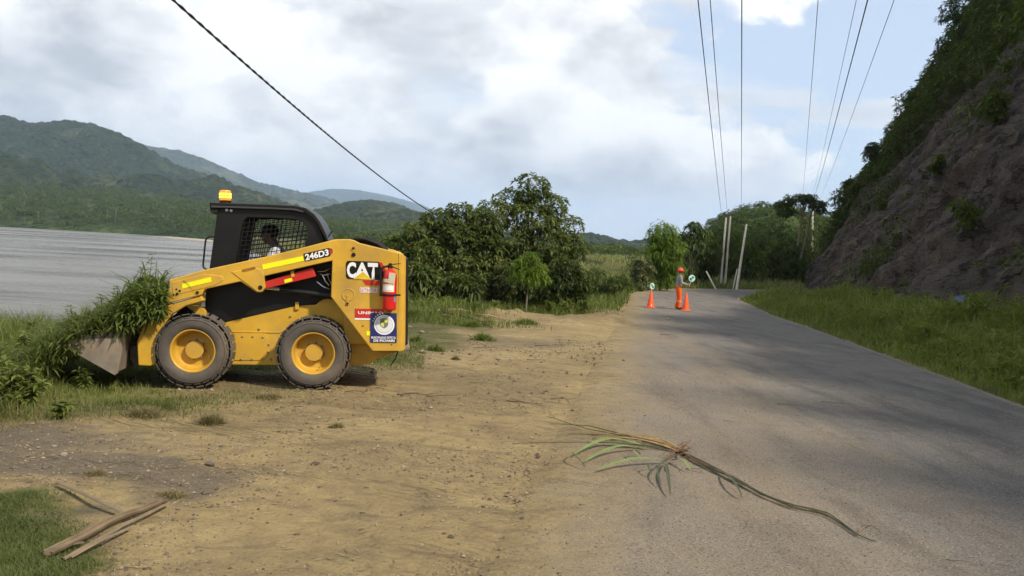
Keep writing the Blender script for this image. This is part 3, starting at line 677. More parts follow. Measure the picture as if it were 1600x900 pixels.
# wheels
def tyre_mesh():
    m = MB(); P = [(0.238, -0.125), (0.262, -0.150), (0.300, -0.160), (0.345, -0.158), (0.372, -0.146), (0.386, -0.128), (0.391, -0.06), (0.391, 0.06), (0.386, 0.128), (0.372, 0.146), (0.345, 0.158), (0.300, 0.160), (0.262, 0.150), (0.238, 0.125)]
    m.lathe(P, axis='y', n=56, closed=True)
    m.lathe([(0.352, -0.160), (0.356, -0.163), (0.360, -0.160), (0.356, -0.150)], axis='y', n=56, closed=True)
    for k in range(24):
        for s in (-1, 1):
            a = 2*math.pi*(k+(0.5 if s > 0 else 0))/24
            M = rotm('Y', -a) @ rotm('X', s*R(24))
            rad = Vector((0, 0, 1)); c = rotm('Y', -a) @ Vector((0, s*0.072, 0.396))
            m.box(c, (0.084, 0.125, 0.011), M)
            sh = rotm('Y', -a) @ Vector((0.018, s*0.134, 0.379))
            m.box(sh, (0.070, 0.018, 0.018), rotm('Y', -a) @ rotm('X', s*R(-38)))
    return m
def rim_mesh():
    m = MB(); m.lathe([(0.252, -0.120), (0.250, -0.136), (0.240, -0.140), (0.228, -0.128), (0.220, -0.070), (0.212, 0.000), (0.195, 0.022), (0.135, 0.028), (0.110, 0.022), (0.090, 0.014), (0.086, 0.000), (0.078, -0.008), (0.0, -0.010)], axis='y', n=48, cap0=False)
    return m
def nut_mesh():
    m = MB()
    for k in range(8):
        a = 2*math.pi*k/8+0.2
        m.lathe([(0.014, 0.028), (0.014, -0.004), (0.008, -0.008), (0.0, -0.008)], (0.108*math.cos(a), 0, 0.108*math.sin(a)), 'y', 6)
    return m
wp = [(300, 549), (489, 553)]
first = None
for side in (-1, 1):
    for (a, b) in wp:
        x, z = L(a, b, -0.84); yc = side*(0.84-0.16)
        if first is None:
            wh = rim_mesh().build('wheel', YEL_RIM, loader, smooth=True); ty = tyre_mesh().build('tyre', RUB, wh, smooth=True, autosmooth=40); nu = nut_mesh().build('lug_nut_ring', NUT, wh, smooth=True)
            va = MB().tube([(0.19, -0.035, -0.02), (0.185, -0.075, -0.015)], 0.011, 8).build('valve_stem', NUT, wh)
            first = (wh, ty, nu, va)
        else:
            wh = first[0].copy(); COL.objects.link(wh)
            for c in first[1:]:
                cc = c.copy(); COL.objects.link(cc); cc.parent = wh
        wh.location = (x, yc, z); wh.rotation_euler = (0, R(20 if a < 400 else 65), 0 if side < 0 else math.pi)
# lower body
body = pr('chassis', [(322, 505), (346, 503.5), (455, 478), (493, 476), (508, 464), (530, 464), (583, 546), (592, 559), (575, 569), (547, 572), (433, 571), (364, 570), (330, 570), (318, 545)], -0.505, 0.505, YEL, 0.012)
pr('access_plate', [(366, 521), (414, 521), (419, 530), (418, 556), (412, 563), (366, 563)], -0.513, -0.50, YEL, 0.003)
pr('panel_rib', [(362, 517.5), (436, 518.6), (449, 513), (449, 515), (437, 520.4), (362, 519.4)], -0.513, -0.50, YEL, 0.002)
m = MB()
for q in [(379, 526), (395, 526), (411, 527), (405, 514), (454, 494), (419, 550), (377, 561), (394, 561), (410, 560), (423, 561), (420, 538), (500, 494)]:
    v = L3(q[0], q[1], -0.505); m.lathe([(0.012, -0.001), (0.012, -0.014), (0.007, -0.017), (0, -0.017)], (v.x, -0.505, v.z), 'y', 8)
m.build('body_bolt_set', NUT, loader, smooth=True)
pr('hinge_tab', [(461, 472), (467, 472), (467, 484), (461, 484)], -0.53, -0.50, YEL, 0.003)
pr('side_cover', [(321, 448), (380, 430), (519, 395), (519, 466), (505, 468), (491, 475), (455, 479.5), (346, 505), (337, 495), (321, 494)], -0.515, -0.42, BLK, 0.01, mirror=True)
pr('cab_floor_box', [(322, 470), (519, 455), (519, 480), (346, 515), (322, 520)], -0.415, 0.415, BLK_M, 0.0)
for s in (-1, 1):
    for (a, b) in wp:
        x, z = L(a, b, -0.84); MB().lathe([(0.10, 0.0), (0.10, 0.12), (0.14, 0.16), (0.14, 0.22)], (x, s*0.72-(0 if s < 0 else 0.22), z), 'y', 20).build('axle_housing', YEL, loader, smooth=True)
# lift arms: bar + rear tower as one plate, both sides
ARM = [(264, 437), (318, 422), (420, 400), (473, 387), (512, 377), (523, 374), (544, 373.5), (552, 375), (562, 380), (607, 391), (622, 395), (622, 549), (582, 549), (517, 464), (519, 407.5), (420, 430), (412, 432), (414.5, 450), (409, 457), (401, 457), (376, 440), (348, 446), (320, 452), (315, 461), (268, 473), (258, 476.5), (256, 466), (265, 450)]
pr('lift_arm', ARM, -0.80, -0.655, YEL, 0.012, mirror=True, seg=3)
pr('arm_leg', [(255, 478), (314, 462), (319, 470), (290, 478), (268, 492), (254, 511), (247, 532), (243, 569), (234, 572), (216, 571), (214, 534), (226, 500), (242, 484)], -0.775, -0.665, YEL, 0.012, mirror=True)
pr('arm_gusset', [(320, 428), (348, 431.5), (349, 438), (338, 445), (318, 450.5), (290, 457), (270, 462), (268, 441)], -0.806, -0.79, YEL, 0.006)
pr('arm_ear', [(361, 425), (397, 418), (409, 421), (413, 432), (414, 450), (409, 456), (402, 456)], -0.808, -0.79, YEL, 0.006)
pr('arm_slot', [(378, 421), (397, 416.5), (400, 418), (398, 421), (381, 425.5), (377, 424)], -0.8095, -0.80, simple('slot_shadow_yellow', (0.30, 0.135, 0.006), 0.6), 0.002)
v = L3(407, 449, -0.80)
MB().lathe([(0.024, -0.005), (0.024, -0.016), (0.017, -0.018), (0.016, -0.013), (0.008, -0.013), (0, -0.02)], (v.x, -0.80, v.z), 'y', 16).build('pivot_pin', BLK_M, loader, smooth=True)
m = MB()
for (a, b, r) in [(276, 452, .011), (281, 454.5, .014), (277, 459, .016), (271.5, 460.5, .009), (308.5, 457, .017), (552, 388, .013), (552.5, 398, .024), (567, 509, .007), (612, 538, .007)]:
    v = L3(a, b, -0.80); m.lathe([(r, 0.004), (r, -0.010), (0, -0.0105)], (v.x, -0.80, v.z), 'y', 14)
m.build('bolt_hole_set', BLK_M, loader, smooth=True)
v = L3(552, 389, -0.80); MB().lathe([(0.030, -0.002), (0.030, -0.005), (0.024, -0.005), (0.024, -0.002)], (v.x, -0.80, v.z), 'y', 20, True).build('pin_ring', YEL, loader, smooth=True)
v = L3(544, 460.5, -0.80)
MB().lathe([(0.075, 0.0), (0.072, -0.007), (0.064, -0.008), (0.060, -0.003), (0.0, -0.003)], (v.x, -0.80, v.z), 'y', 32).build('embossed_cap', YEL, loader, smooth=True)
pr('latch_bar', [(541, 461), (545, 461), (545, 477), (541, 477)], -0.812, -0.80, YEL, 0.003)
v = L3(543, 474, -0.80); MB().lathe([(0.014, 0.0), (0.014, -0.02), (0, -0.02)], (v.x, -0.80, v.z), 'y', 10).build('latch_bolt', BLK_M, loader)
# rear corner and engine cowl
xs, _z = L(622, 450, -0.80); zt = L(622, 395, -0.80)[1]; zb = L(622, 549, -0.80)[1]
def corner(s):
    m = MB(); plan = [(xs+0.001, 0.799), (xs+0.035, 0.793), (xs+0.068, 0.772), (xs+0.088, 0.735), (xs+0.094, 0.60), (xs-0.02, 0.60)]
    tops = [zt, zt-0.010, zt-0.03, zt-0.05, zt-0.055, zt-0.04]; bots = [zb, zb, zb+0.005, zb+0.01, zb+0.01, zb+0.01]
    k = len(plan); vs = [(x, s*y, b) for (x, y), b in zip(plan, bots)]+[(x, s*y, t) for (x, y), t in zip(plan, tops)]
    m.add(vs, [(i, (i+1) % k, k+(i+1) % k, k+i) for i in range(k)]+[tuple(range(k)), tuple(range(2*k-1, k-1, -1))])
    return m
for s in (-1, 1): corner(s).build('rear_corner', YEL, loader, bevel=0.006)
x0 = xs+0.0885
MB().box((x0+0.004, -0.685, (zt+zb)/2+0.16), (0.018, 0.03, 0.30)).build('vent_slot', BLK_M, loader)
xa = L(540, 500, -0.80)[0]
MB().box(((xa+xs)/2+0.02, 0, (zt+zb)/2+0.005), (xs-xa+0.11, 1.19, zt-zb-0.10)).build('engine_cowl', YEL, loader, bevel=0.03)
MB().box((xs+0.10, 0, (zt+zb)/2-0.01), (0.05, 1.16, zt-zb-0.12)).build('rear_grille', BLK_M, loader, bevel=0.01)
xb = L(636, 546, -0.75)[0]; zbm = L(636, 546, -0.75)[1]
MB().box((xb-0.02, 0, zbm), (0.11, 1.30, 0.045)).build('rear_bumper', STEEL, loader, bevel=0.008)
pr('tail_underside', [(580, 549), (622, 549.5), (617, 552), (592, 560), (586, 556)], -0.60, 0.60, YEL, 0.006)
m = MB(); m.tube([L3(622, 548, -0.5), L3(618, 560, -0.5), L3(610, 572, -0.5)], 0.008, 6); m.build('hanging_strap', BLK_M, loader)
hp = [(523, 378), (545, 372), (572, 373), (592, 379), (607, 391), (607, 410), (523, 410)]
pr('engine_hood', hp, -0.40, 0.40, BLK_M, 0.02)
m = MB()
for i in range(4):
    yy = -0.52+i*0.045; m.tube([L3(545+6*i, 376, yy), L3(556+5*i, 372.5, yy), L3(572+4*i, 374-i*0.4, yy), L3(590+2*i, 381, yy), L3(603+i, 391, yy)], 0.016, 8)
m.build('hydraulic_hose_set', BLK_M, loader, smooth=True)
MB().tube([L3(512, 372, -0.3), L3(518, 362, -0.3), L3(520, 361, -0.3)], 0.008, 6).build('aerial_bracket', BLK_M, loader)
# strut, cylinder, hoses in the gap under the arm
pr('arm_lock_strut', [(414, 440), (489, 418), (493.5, 432), (416, 451)], -0.735, -0.662, RED, 0.006)
pr('strut_pin', [(454, 424), (459, 422.5), (460, 432), (455, 433.5)], -0.745, -0.73, YEL, 0.002)
pr('strut_label', [(444, 437), (456, 434), (457, 439), (445, 442.5)], -0.737, -0.734, HIV, 0.0)
m = MB(); m.tube([L3(437, 452, -0.60), L3(535, 465, -0.60)], 0.037, 16); m.build('lift_cylinder', BLK, loader, smooth=True)
MB().tube([L3(404, 449, -0.60), L3(440, 452.4, -0.60)], 0.019, 12).build('cylinder_rod', CHR, loader, smooth=True)
m = MB()
for (a, b, c, d, r_) in [(500, 428, 516, 428, .008), (496, 424, 516, 420, .007), (504, 430, 514, 446, .010), (511, 427, 518, 444, .007), (495, 440, 515, 452, .009)]:
    m.tube([L3(a, b, -0.57), L3((a+c)/2, (b+d)/2+2, -0.59), L3(c, d, -0.57)], r_, 8)
m.build('fitting_pipe_set', CHR, loader, smooth=True)
m = MB()
for i in range(6): m.tube([L3(497+i, 421+3*i, -0.55), L3(507, 424+5*i, -0.57), L3(519, 419+7*i, -0.55)], 0.011, 8)
m.build('rubber_hose_set', BLK_M, loader, smooth=True)
v = L3(318, 474, -0.60)
wl_ = MB().box(v, (0.055, 0.06, 0.085)).build('work_light', CHR, loader, bevel=0.008)
pr('front_bracket', [(300, 478), (316, 478), (322, 488), (322, 494), (306, 494)], -0.62, -0.56, YEL, 0.006)
pr('tilt_link', [(262, 500), (290, 478), (300, 486), (296, 520), (270, 548), (256, 556), (252, 530)], -0.60, -0.55, BLK_M, 0.008)
pr('front_axle_frame', [(246, 535), (320, 500), (330, 500), (330, 572), (300, 575), (246, 570)], -0.50, 0.50, BLK_M, 0.01)
# coupler and bucket
pr('quick_coupler', [(203, 540), (216, 540), (216, 549), (231, 548), (238, 560), (236, 572), (210, 572), (203, 560)], -0.66, 0.66, DKSTEEL, 0.012)
BY0 = -0.90
tip, heel, top_, lipf = (98, 541), (182, 586), (194, 521), (178, 513.5)
q = LP([tip, heel, top_, lipf], BY0); T_, H_, B_, F_ = [Vector((a, b)) for a, b in q]
def offp(a, b, t): d = (b-a).normalized(); n_ = Vector((-d.y, d.x)); return a+n_*t, b+n_*t
sh = [T_, H_+Vector((-0.03, 0.0)), H_+Vector((0.005, 0.03)), B_, B_+Vector((-0.018, 0.012)), H_+Vector((-0.02, 0.055)), H_+Vector((-0.05, 0.03)), T_+Vector((0.01, 0.02))]
bucket = MB().prism([tuple(p_) for p_ in sh], BY0+0.02, -BY0-0.02).build('bucket', STEEL, loader, bevel=0.004)
for s in (-1, 1):
    y0 = BY0 if s < 0 else -BY0-0.025
    pl = [tuple(T_), tuple(H_+Vector((-0.02, -0.004))), tuple(H_+Vector((0.014, 0.02))), tuple(B_+Vector((0.012, 0.005))), tuple(F_), tuple(T_+Vector((0.10, 0.075)))]
    MB().prism(pl, y0, y0+0.025).build('side_plate', STEEL, bucket, bevel=0.004)
    rim_ = [tuple(F_+Vector((0.0, 0.006))), tuple(B_+Vector((0.014, 0.008))), tuple(B_+Vector((0.012, -0.045))), tuple(F_+Vector((-0.30, -0.105))), tuple(T_+Vector((0.11, 0.045))), tuple(T_+Vector((0.09, 0.083)))]
    MB().prism(rim_, y0-0.008 if s < 0 else y0+0.027, y0-0.001 if s < 0 else y0+0.034).build('dark_upper_band', DKSTEEL, bucket, bevel=0.002)  # dark plate under the side plate's top edge, deeper towards the back
MB().prism([tuple(T_+Vector((-0.10, 0.035))), tuple(T_+Vector((0.06, -0.035))), tuple(T_+Vector((0.07, -0.012))), tuple(T_+Vector((-0.10, 0.045)))], BY0, -BY0).build('cutting_edge', DKSTEEL, bucket)
m = MB()
for yy in (-0.55, -0.18, 0.18, 0.55): m.box((B_.x-0.0+0.03, yy, (B_.y+H_.y)/2), (0.05, 0.02, abs(B_.y-H_.y)*0.8))
m.build('back_rib_set', DKSTEEL, bucket)
# cab
def holed(outer, inner, y0, y1):
    from mathutils.geometry import tessellate_polygon
    o = [Vector((a, b, 0)) for a, b in outer]; i = [Vector((a, b, 0)) for a, b in inner]
    tris = tessellate_polygon([o, i]); pts = [(v.x, v.y) for v in o+i]; N = len(pts); no = len(o)
    vs = [(x, y0, z) for x, z in pts]+[(x, y1, z) for x, z in pts]
    fs = [tuple(t) for t in tris]+[tuple(j+N for j in reversed(t)) for t in tris]
    for a, k in ((0, no), (no, N-no)):
        fs += [(a+j, a+(j+1) % k, N+a+(j+1) % k, N+a+j) for j in range(k)]
    return MB().add(vs, fs)
CY = 0.47
OUT = [(337, 321), (400, 322), (470, 327), (488, 338), (500, 358), (508, 380), (512, 400), (512, 440), (345, 470), (325, 470), (327, 421), (339, 333)]
WIN = [(386, 339.5), (430, 340.5), (460, 342.5), (472, 347), (481, 356), (481, 368), (474, 390), (466, 418), (360, 440), (368, 408), (376, 365), (380, 346)]
ol, il = LP(OUT, -CY), LP(WIN, -CY)
for s in (-1, 1):
    y0 = -CY if s < 0 else CY-0.05
    holed(ol, il, y0, y0+0.05).build('cab_side_frame', BLK, loader, bevel=0.006)
rp_ = [(327, 316.3), (420, 319.5), (462, 321.5), (478, 325), (491, 334), (500, 346), (507, 360), (514, 378)]
rin = [(511, 381), (502, 362), (495, 349), (487, 339), (475, 331), (460, 327.5), (420, 325.5), (327, 322.5)]
roof = pr('cab_roof', rp_+rin, -0.515, 0.515, BLK, 0.008)
pr('roof_rail', [(330, 321.4), (420, 324), (461, 326), (474, 330), (474, 332), (460, 328.5), (420, 326.5), (330, 324)], -0.522, -0.512, simple('rail_grey', (0.06, 0.055, 0.055), 0.35), 0.002)
pr('roof_visor', [(327.5, 322), (342, 322), (340, 333), (333, 334.5), (329, 331)], -0.50, 0.50, BLK_M, 0.008)
pr('cab_rear_wall', [(488, 338), (494, 346), (510, 390), (512, 440), (503, 440), (500, 392)], -0.42, 0.42, BLK_M, 0.0)
pr('cab_front_post', [(339, 333), (352, 333), (342, 421), (340, 470), (326, 470), (328, 421)], -0.42, -0.36, BLK, 0.006, mirror=False)
m = MB()
for (a, b) in [(354.3, 328.2), (361.3, 329)]:
    v = L3(a, b, -CY); m.lathe([(0.017, 0), (0.017, -0.008), (0.010, -0.014), (0, -0.015)], (v.x, -CY, v.z), 'y', 14)
m.build('marker_cap_set', WHT, loader, smooth=True)
MB().tube([L3(334, 369.5, -0.50), L3(326, 370.2, -0.50), L3(322.5, 372.5, -0.50), L3(321, 377, -0.50), L3(317.3, 413, -0.50), L3(318, 418, -0.50), L3(323, 421.5, -0.50), L3(328, 422, -0.50)], 0.011, 8).build('grab_handle', BLK, loader, smooth=True)
def inside(pt, poly):
    x, y = pt; c = False; j = len(poly)-1
    for i in range(len(poly)):
        xi, yi = poly[i]; xj, yj = poly[j]
        if (yi > y) != (yj > y) and x < (xj-xi)*(y-yi)/(yj-yi)+xi: c = not c
        j = i
    return c
cx = sum(a for a, b in il)/len(il); cz = sum(b for a, b in il)/len(il)
for s in (-1, 1):
    m = MB()
    for ang, step in ((R(7), 0.052), (R(80), 0.052)):
        d = Vector((math.cos(ang), math.sin(ang))); nn = Vector((-d.y, d.x))
        for k in range(-14, 15):
            o_ = Vector((cx, cz))+nn*k*step; ts = [t*0.02-1.2 for t in range(121)]
            ins = [t for t in ts if inside((o_.x+d.x*t, o_.y+d.y*t), il)]
            if len(ins) > 1:
                a_ = o_+d*(ins[0]-0.03); b_ = o_+d*(ins[-1]+0.03)
                yy = s*(CY-0.02); m.tube([(a_.x, yy, a_.y), (b_.x, yy, b_.y)], 0.0045, 4)
    m.build('window_mesh_screen', BLK_M, loader)
v = L3(352, 312.5, -0.30)
beacon = MB().lathe([(0.066, -0.02), (0.066, 0.012), (0.058, 0.016), (0, 0.016)], (v.x, v.y, v.z-0.02), 'z', 24).build('beacon', BLK_M, loader, smooth=True)
nb = NT('amber_lens'); nb.b.inputs['Base Color'].default_value = (0.85, 0.20, 0.01, 1); nb.b.inputs['Roughness'].default_value = 0.25
nb.b.inputs['Emission Color'].default_value = (1.0, 0.20, 0.008, 1); nb.b.inputs['Emission Strength'].default_value = 0.75
MB().lathe([(0.064, 0.0), (0.064, 0.095), (0.058, 0.112), (0.046, 0.118), (0, 0.119)], (v.x, v.y, v.z-0.003), 'z', 28).build('lens', nb.m, beacon, smooth=True)
nb2 = NT('lit_amber_led'); nb2.b.inputs['Base Color'].default_value = (1, 0.5, 0.05, 1); nb2.b.inputs['Emission Color'].default_value = (1.0, 0.55, 0.06, 1); nb2.b.inputs['Emission Strength'].default_value = 1.6
m = MB()
for k in range(2):
    for j in range(10):
        a = 2*math.pi*j/10; m.box((v.x+0.0645*math.cos(a), v.y+0.0645*math.sin(a), v.z+0.035+0.034*k), (0.006, 0.032, 0.024), rotm('Z', a))
m.build('led_bar_set', nb2.m, beacon)
# seat
pr('seat_cushion', [(398, 452), (440, 448), (441, 458), (398, 462)], -0.24, 0.24, BLK_M, 0.03)
pr('seat_backrest', [(441, 452), (450, 452), (461, 400), (460, 392), (452, 391), (448, 400)], -0.22, 0.22, BLK_M, 0.02)
# decals
def textmesh(s, off=0.0):
    c = bpy.data.curves.new('t', 'FONT'); c.body = s; c.offset = off; c.resolution_u = 3
    o = bpy.data.objects.new('t', c); COL.objects.link(o)
    dg = bpy.context.evaluated_depsgraph_get(); me = bpy.data.meshes.new_from_object(o.evaluated_get(dg))
    bpy.data.objects.remove(o); return me
def bilerp(q, u, v):
    tl, tr, br, bl = [Vector(p) for p in q]; return (bl*(1-u)+br*u)*(1-v)+(tl*(1-u)+tr*u)*v
def decal_text(s, quad, ly, mat, parent, name='lettering', off=0.02):
    me = textmesh(s, off); xs_ = [v.co.x for v in me.vertices]; ys_ = [v.co.y for v in me.vertices]
    x0, x1, y0, y1 = min(xs_), max(xs_), min(ys_), max(ys_)
    for v in me.vertices:
        p_ = bilerp(quad, (v.co.x-x0)/(x1-x0), (v.co.y-y0)/(y1-y0)); x, z = L(p_.x, p_.y, ly); v.co = (x, ly, z)
    me.materials.clear(); me.materials.append(mat); return link(name, me, parent)
def plate(name, pts, y, mat, parent=loader, th=0.003, bevel=0.0): return pr(name, pts, y-th, y+0.001, mat, bevel, parent)
plate('reflective_strip', [(409.5, 413.5), (473, 400), (475, 407.5), (410.7, 421.5)], -0.801, HIV)
plate('reflective_strip', [(284, 444), (329, 433), (330.5, 440.3), (285, 451)], -0.807, HIV)
plate('reflective_patch', [(572.5, 517.5), (578.5, 517.5), (578.5, 524.2), (572.5, 524.2)], -0.801, HIV)
pl = plate('model_plate', [(474, 396.5), (513, 387.5), (519, 389), (520, 394), (515, 400.5), (476.5, 408.5)], -0.801, BLK)
decal_text('246D3', [(476, 397.2), (513, 388.8), (514, 399), (477.5, 407.2)], -0.8055, WHT, pl, off=0.035)
plate('plate_tip', [(514, 389.5), (518.5, 390.2), (519.4, 394), (516, 398)], -0.8042, RED, pl, 0.001)
lp = plate('logo_plate', [(543, 407.5), (592, 409), (601, 417), (602, 437), (594, 437.5), (562, 437), (543, 435.5), (540.5, 432), (540.5, 411)], -0.801, BLK)
decal_text('C', [(542, 409.5), (556.3, 409.5), (556.3, 434.5), (542, 434.0)], -0.8055, WHT, lp, off=0.045)
decal_text('A', [(556.5, 410), (575.5, 410.3), (578.5, 436), (553, 435)], -0.8055, WHT, lp, off=0.03)
decal_text('T', [(574.5, 410.5), (590.5, 411), (590.5, 437), (576, 436.8)], -0.8055, WHT, lp, off=0.05)
plate('logo_triangle', [(552, 436.2), (567, 424.6), (581.5, 437)], -0.8062, simple('logo_yellow', (0.72, 0.50, 0.03), 0.4), lp, 0.001)
plate('logo_border', [(591.5, 409.2), (597, 410.5), (603.5, 423), (603.5, 433), (599.5, 433), (599, 425)], -0.8045, RED, lp, 0.001)
plate('logo_border', [(566, 438), (594, 438.5), (594, 446), (572, 445.5)], -0.8025, RED, lp, 0.001)
ep = plate('extinguisher_sign', [(562.2, 449.4), (589.6, 449.8), (589.6, 457.4), (562.2, 457)], -0.801, WHT)
decal_text('EXTINTOR', [(563, 450.4), (588.8, 450.8), (588.8, 456.6), (563, 456.2)], -0.8048, RED, ep, off=0.012)
dp = plate('dealer_sign', [(554.5, 482), (600, 483), (600, 497.6), (554.5, 496.8)], -0.801, RED)
decal_text('UNIMAQ', [(559.5, 486.2), (599, 487), (599, 492.4), (559.5, 491.6)], -0.8048, WHT, dp, off=0.02)
plate('white_band', [(554, 497), (600, 497.8), (600, 500.4), (554, 499.6)], -0.8012, WHT, dp)
mp_ = plate('municipal_placard', [(578.6, 489), (620, 489.5), (620, 535.2), (578.6, 534.8)], -0.806, BLUE, th=0.004)
def disc(name, cxp, cyp, rx, ry, y, mat, parent, th=0.001):
    return plate(name, [(cxp+rx*math.cos(2*math.pi*i/32), cyp+ry*math.sin(2*math.pi*i/32)) for i in range(32)], y, mat, parent, th)
disc('emblem_disc', 600.4, 507.6, 16.0, 15.6, -0.8115, WHT, mp_)
GRYD = simple('emblem_grey', (0.42, 0.43, 0.47), 0.5, 0.05)
disc('emblem_ring', 600.4, 507.6, 13.6, 13.2, -0.8132, GRYD, mp_)
disc('emblem_field', 600.4, 507.6, 12.8, 12.4, -0.815, simple('emblem_pale', (0.66, 0.67, 0.70), 0.5, 0.05), mp_)
plate('emblem_shield', [(593.8, 498.5), (600, 497), (606.8, 498.5), (606.4, 508), (603.5, 511.5), (600.2, 513), (597, 511.5), (594, 508)], -0.8165, simple('shield_green', (0.16, 0.20, 0.10), 0.5, 0.2), mp_, 0.001)
plate('shield_quarter', [(594.8, 504.5), (600, 504.5), (600, 511.5), (597.5, 510.5), (595, 507.5)], -0.8182, simple('shield_yellow', (0.62, 0.60, 0.16), 0.5, 0.1), mp_, 0.001)
plate('shield_quarter', [(600.8, 499.2), (605.8, 499.6), (605.5, 504), (600.8, 504)], -0.8182, bpy.data.materials['shield_yellow'], mp_, 0.001)
decal_text('MUNICIPALIDAD DISTRITAL', [(580.2, 525.6), (618.6, 525.9), (618.6, 529.4), (580.2, 529.1)], -0.8115, WHT, mp_, off=0.02)
decal_text('DE PICHARI', [(583.6, 530.2), (616.4, 530.5), (616.4, 534.3), (583.6, 534.0)], -0.8115, WHT, mp_, off=0.03)
for i, a in enumerate(np.linspace(R(200), R(262), 6)):
    px_, py_ = 600.4+18.6*math.cos(a), 507.6+18.2*math.sin(a)
    disc('placard_dot', px_, py_, 0.8+0.12*i, 0.8+0.12*i, -0.8105, WHT, mp_)
# ---------------------------------------------------------------- fire extinguisher in its bracket
EXY = -0.80-0.095
v = LM @ L3(608, 484.5, EXY)
ext = empty('fire_extinguisher', v, (0, R(-1.0), 0)); tag(ext, 'red fire extinguisher strapped beside the logo on the loader', 'fire extinguisher')
ER = simple('extinguisher_red', (0.56, 0.018, 0.012), 0.3, 0.08, 5.0)
MB().lathe([(0.068, 0.0), (0.078, 0.012), (0.080, 0.03), (0.080, 0.385), (0.074, 0.425), (0.055, 0.455), (0.030, 0.468), (0.026, 0.49), (0, 0.49)], (0, 0, 0), 'z', 28).build('cylinder', ER, ext, smooth=True)
MB().lathe([(0.026, 0.49), (0.030, 0.495), (0.030, 0.515), (0.018, 0.52), (0.018, 0.545), (0, 0.545)], (0, 0, 0), 'z', 16).build('valve', BLK_M, ext, smooth=True)
MB().box((0.045, 0, 0.535), (0.15, 0.022, 0.010), rotm('Y', R(-8))).build('squeeze_lever', BLK, ext)
MB().box((0.05, 0, 0.495), (0.12, 0.022, 0.010), rotm('Y', R(18))).build('carry_handle', BLK, ext)
MB().tube([(-0.02, -0.0, 0.51), (-0.075, -0.02, 0.50), (-0.105, -0.03, 0.44), (-0.098, -0.03, 0.30), (-0.098, -0.03, 0.16)], 0.014, 10).build('hose', BLK_M, ext, smooth=True)
def band(name, mat, r, z0, z1, a0, a1):
    m = MB(); k = 14; vs = []
    for i in range(k+1):
        a = a0+(a1-a0)*i/k
        for z_ in (z0, z1): vs.append((r*math.cos(a), r*math.sin(a), z_))
    m.add(vs, [(2*i, 2*i+2, 2*i+3, 2*i+1) for i in range(k)]); return m.build(name, mat, ext, smooth=True)
band('instruction_label', CREAM, 0.0815, 0.215, 0.305, R(205), R(318))
band('label_stripe', WHT, 0.0822, 0.235, 0.285, R(215), R(308))
band('seal_label', CREAM, 0.0815, 0.325, 0.365, R(210), R(270))
band('small_label', simple('label_violet', (0.22, 0.20, 0.42), 0.5), 0.0815, 0.10, 0.17, R(318), R(345))
MB().lathe([(0.0835, 0.165), (0.086, 0.167), (0.086, 0.187), (0.0835, 0.189)], (0, 0, 0), 'z', 28, True).build('strap', BLK_M, ext, smooth=True)
MB().box((0.10, 0.02, 0.177), (0.05, 0.02, 0.02)).box((-0.095, 0.02, 0.177), (0.05, 0.03, 0.02)).build('strap_clasp', BLK_M, ext)['kind'] = 'stuff'
MB().box((0.0, 0.086, 0.22), (0.05, 0.010, 0.44)).box((0, 0.04, -0.006), (0.06, 0.10, 0.010)).build('wall_bracket', BLK_M, ext)
MB().box((0.035, -0.088, 0.375), (0.075, 0.002, 0.125), rotm('X', R(8)) @ rotm('Y', R(6))).build('inspection_tag', CREAM, ext)

for o_ in list(bpy.data.objects):
    if o_.name.split('.')[0] in ('lug_nut_ring', 'body_bolt_set', 'bolt_hole_set', 'led_bar_set', 'marker_cap_set', 'fitting_pipe_set', 'rubber_hose_set', 'hydraulic_hose_set', 'back_rib_set', 'window_mesh_screen'): o_['kind'] = 'stuff'
# ---------------------------------------------------------------- trees
BARK = simple('pale_bark', (0.20, 0.165, 0.12), 0.9, 0.3, 4.0, spec=0.2, bump=0.4)
BARKD = simple('dark_bark', (0.07, 0.055, 0.04), 0.9, 0.3, 4.0, spec=0.2, bump=0.4)
LF_MAIN = leaf_mat('broad_leaf', (0.030, 0.050, 0.012), (0.190, 0.225, 0.060), 0.40)
LF_DARK = leaf_mat('dark_leaf', (0.015, 0.030, 0.007), (0.085, 0.120, 0.026), 0.30)
LF_LIME = leaf_mat('lime_leaf', (0.055, 0.105, 0.008), (0.190, 0.290, 0.020), 0.42)
LF_MID = leaf_mat('forest_leaf', (0.020, 0.040, 0.007), (0.115, 0.150, 0.030), 0.34)
def gpos(px, Y, pyh=400):
    p_ = at(px, pyh, Y); return (p_.x, Y, zg(p_.x, Y))
def crown_pts(lobes, n, inner=0.45, lump=0.25, seed=0):
    w_ = np.array([l[3]*l[4]*l[5] for l in lobes])**0.67; cnt = np.maximum((n*w_/w_.sum()).astype(int), 3)
    C = []; A = []; LT = []
    for (x, y, z, rx, ry, rz), k in zip(lobes, cnt):
        LT.append(np.full(k, rng.uniform(-0.22, 0.22)))
        d = unit(rng.standard_normal((k, 3))); r = (inner+(1-inner)*rng.random(k)**0.6)*(1+lump*fbm(d[:, 0]*2.3+seed+x, d[:, 1]*2.3+d[:, 2]*1.7+z, seed+5, 3))
        o = d*np.array([rx, ry, rz]); C.append(np.array([x, y, z])+o*r[:, None]); A.append(d*np.array([1, 1, 1.0])+np.array([0, 0, 0.55]))
    return np.concatenate(C), np.concatenate(A), np.concatenate(LT)
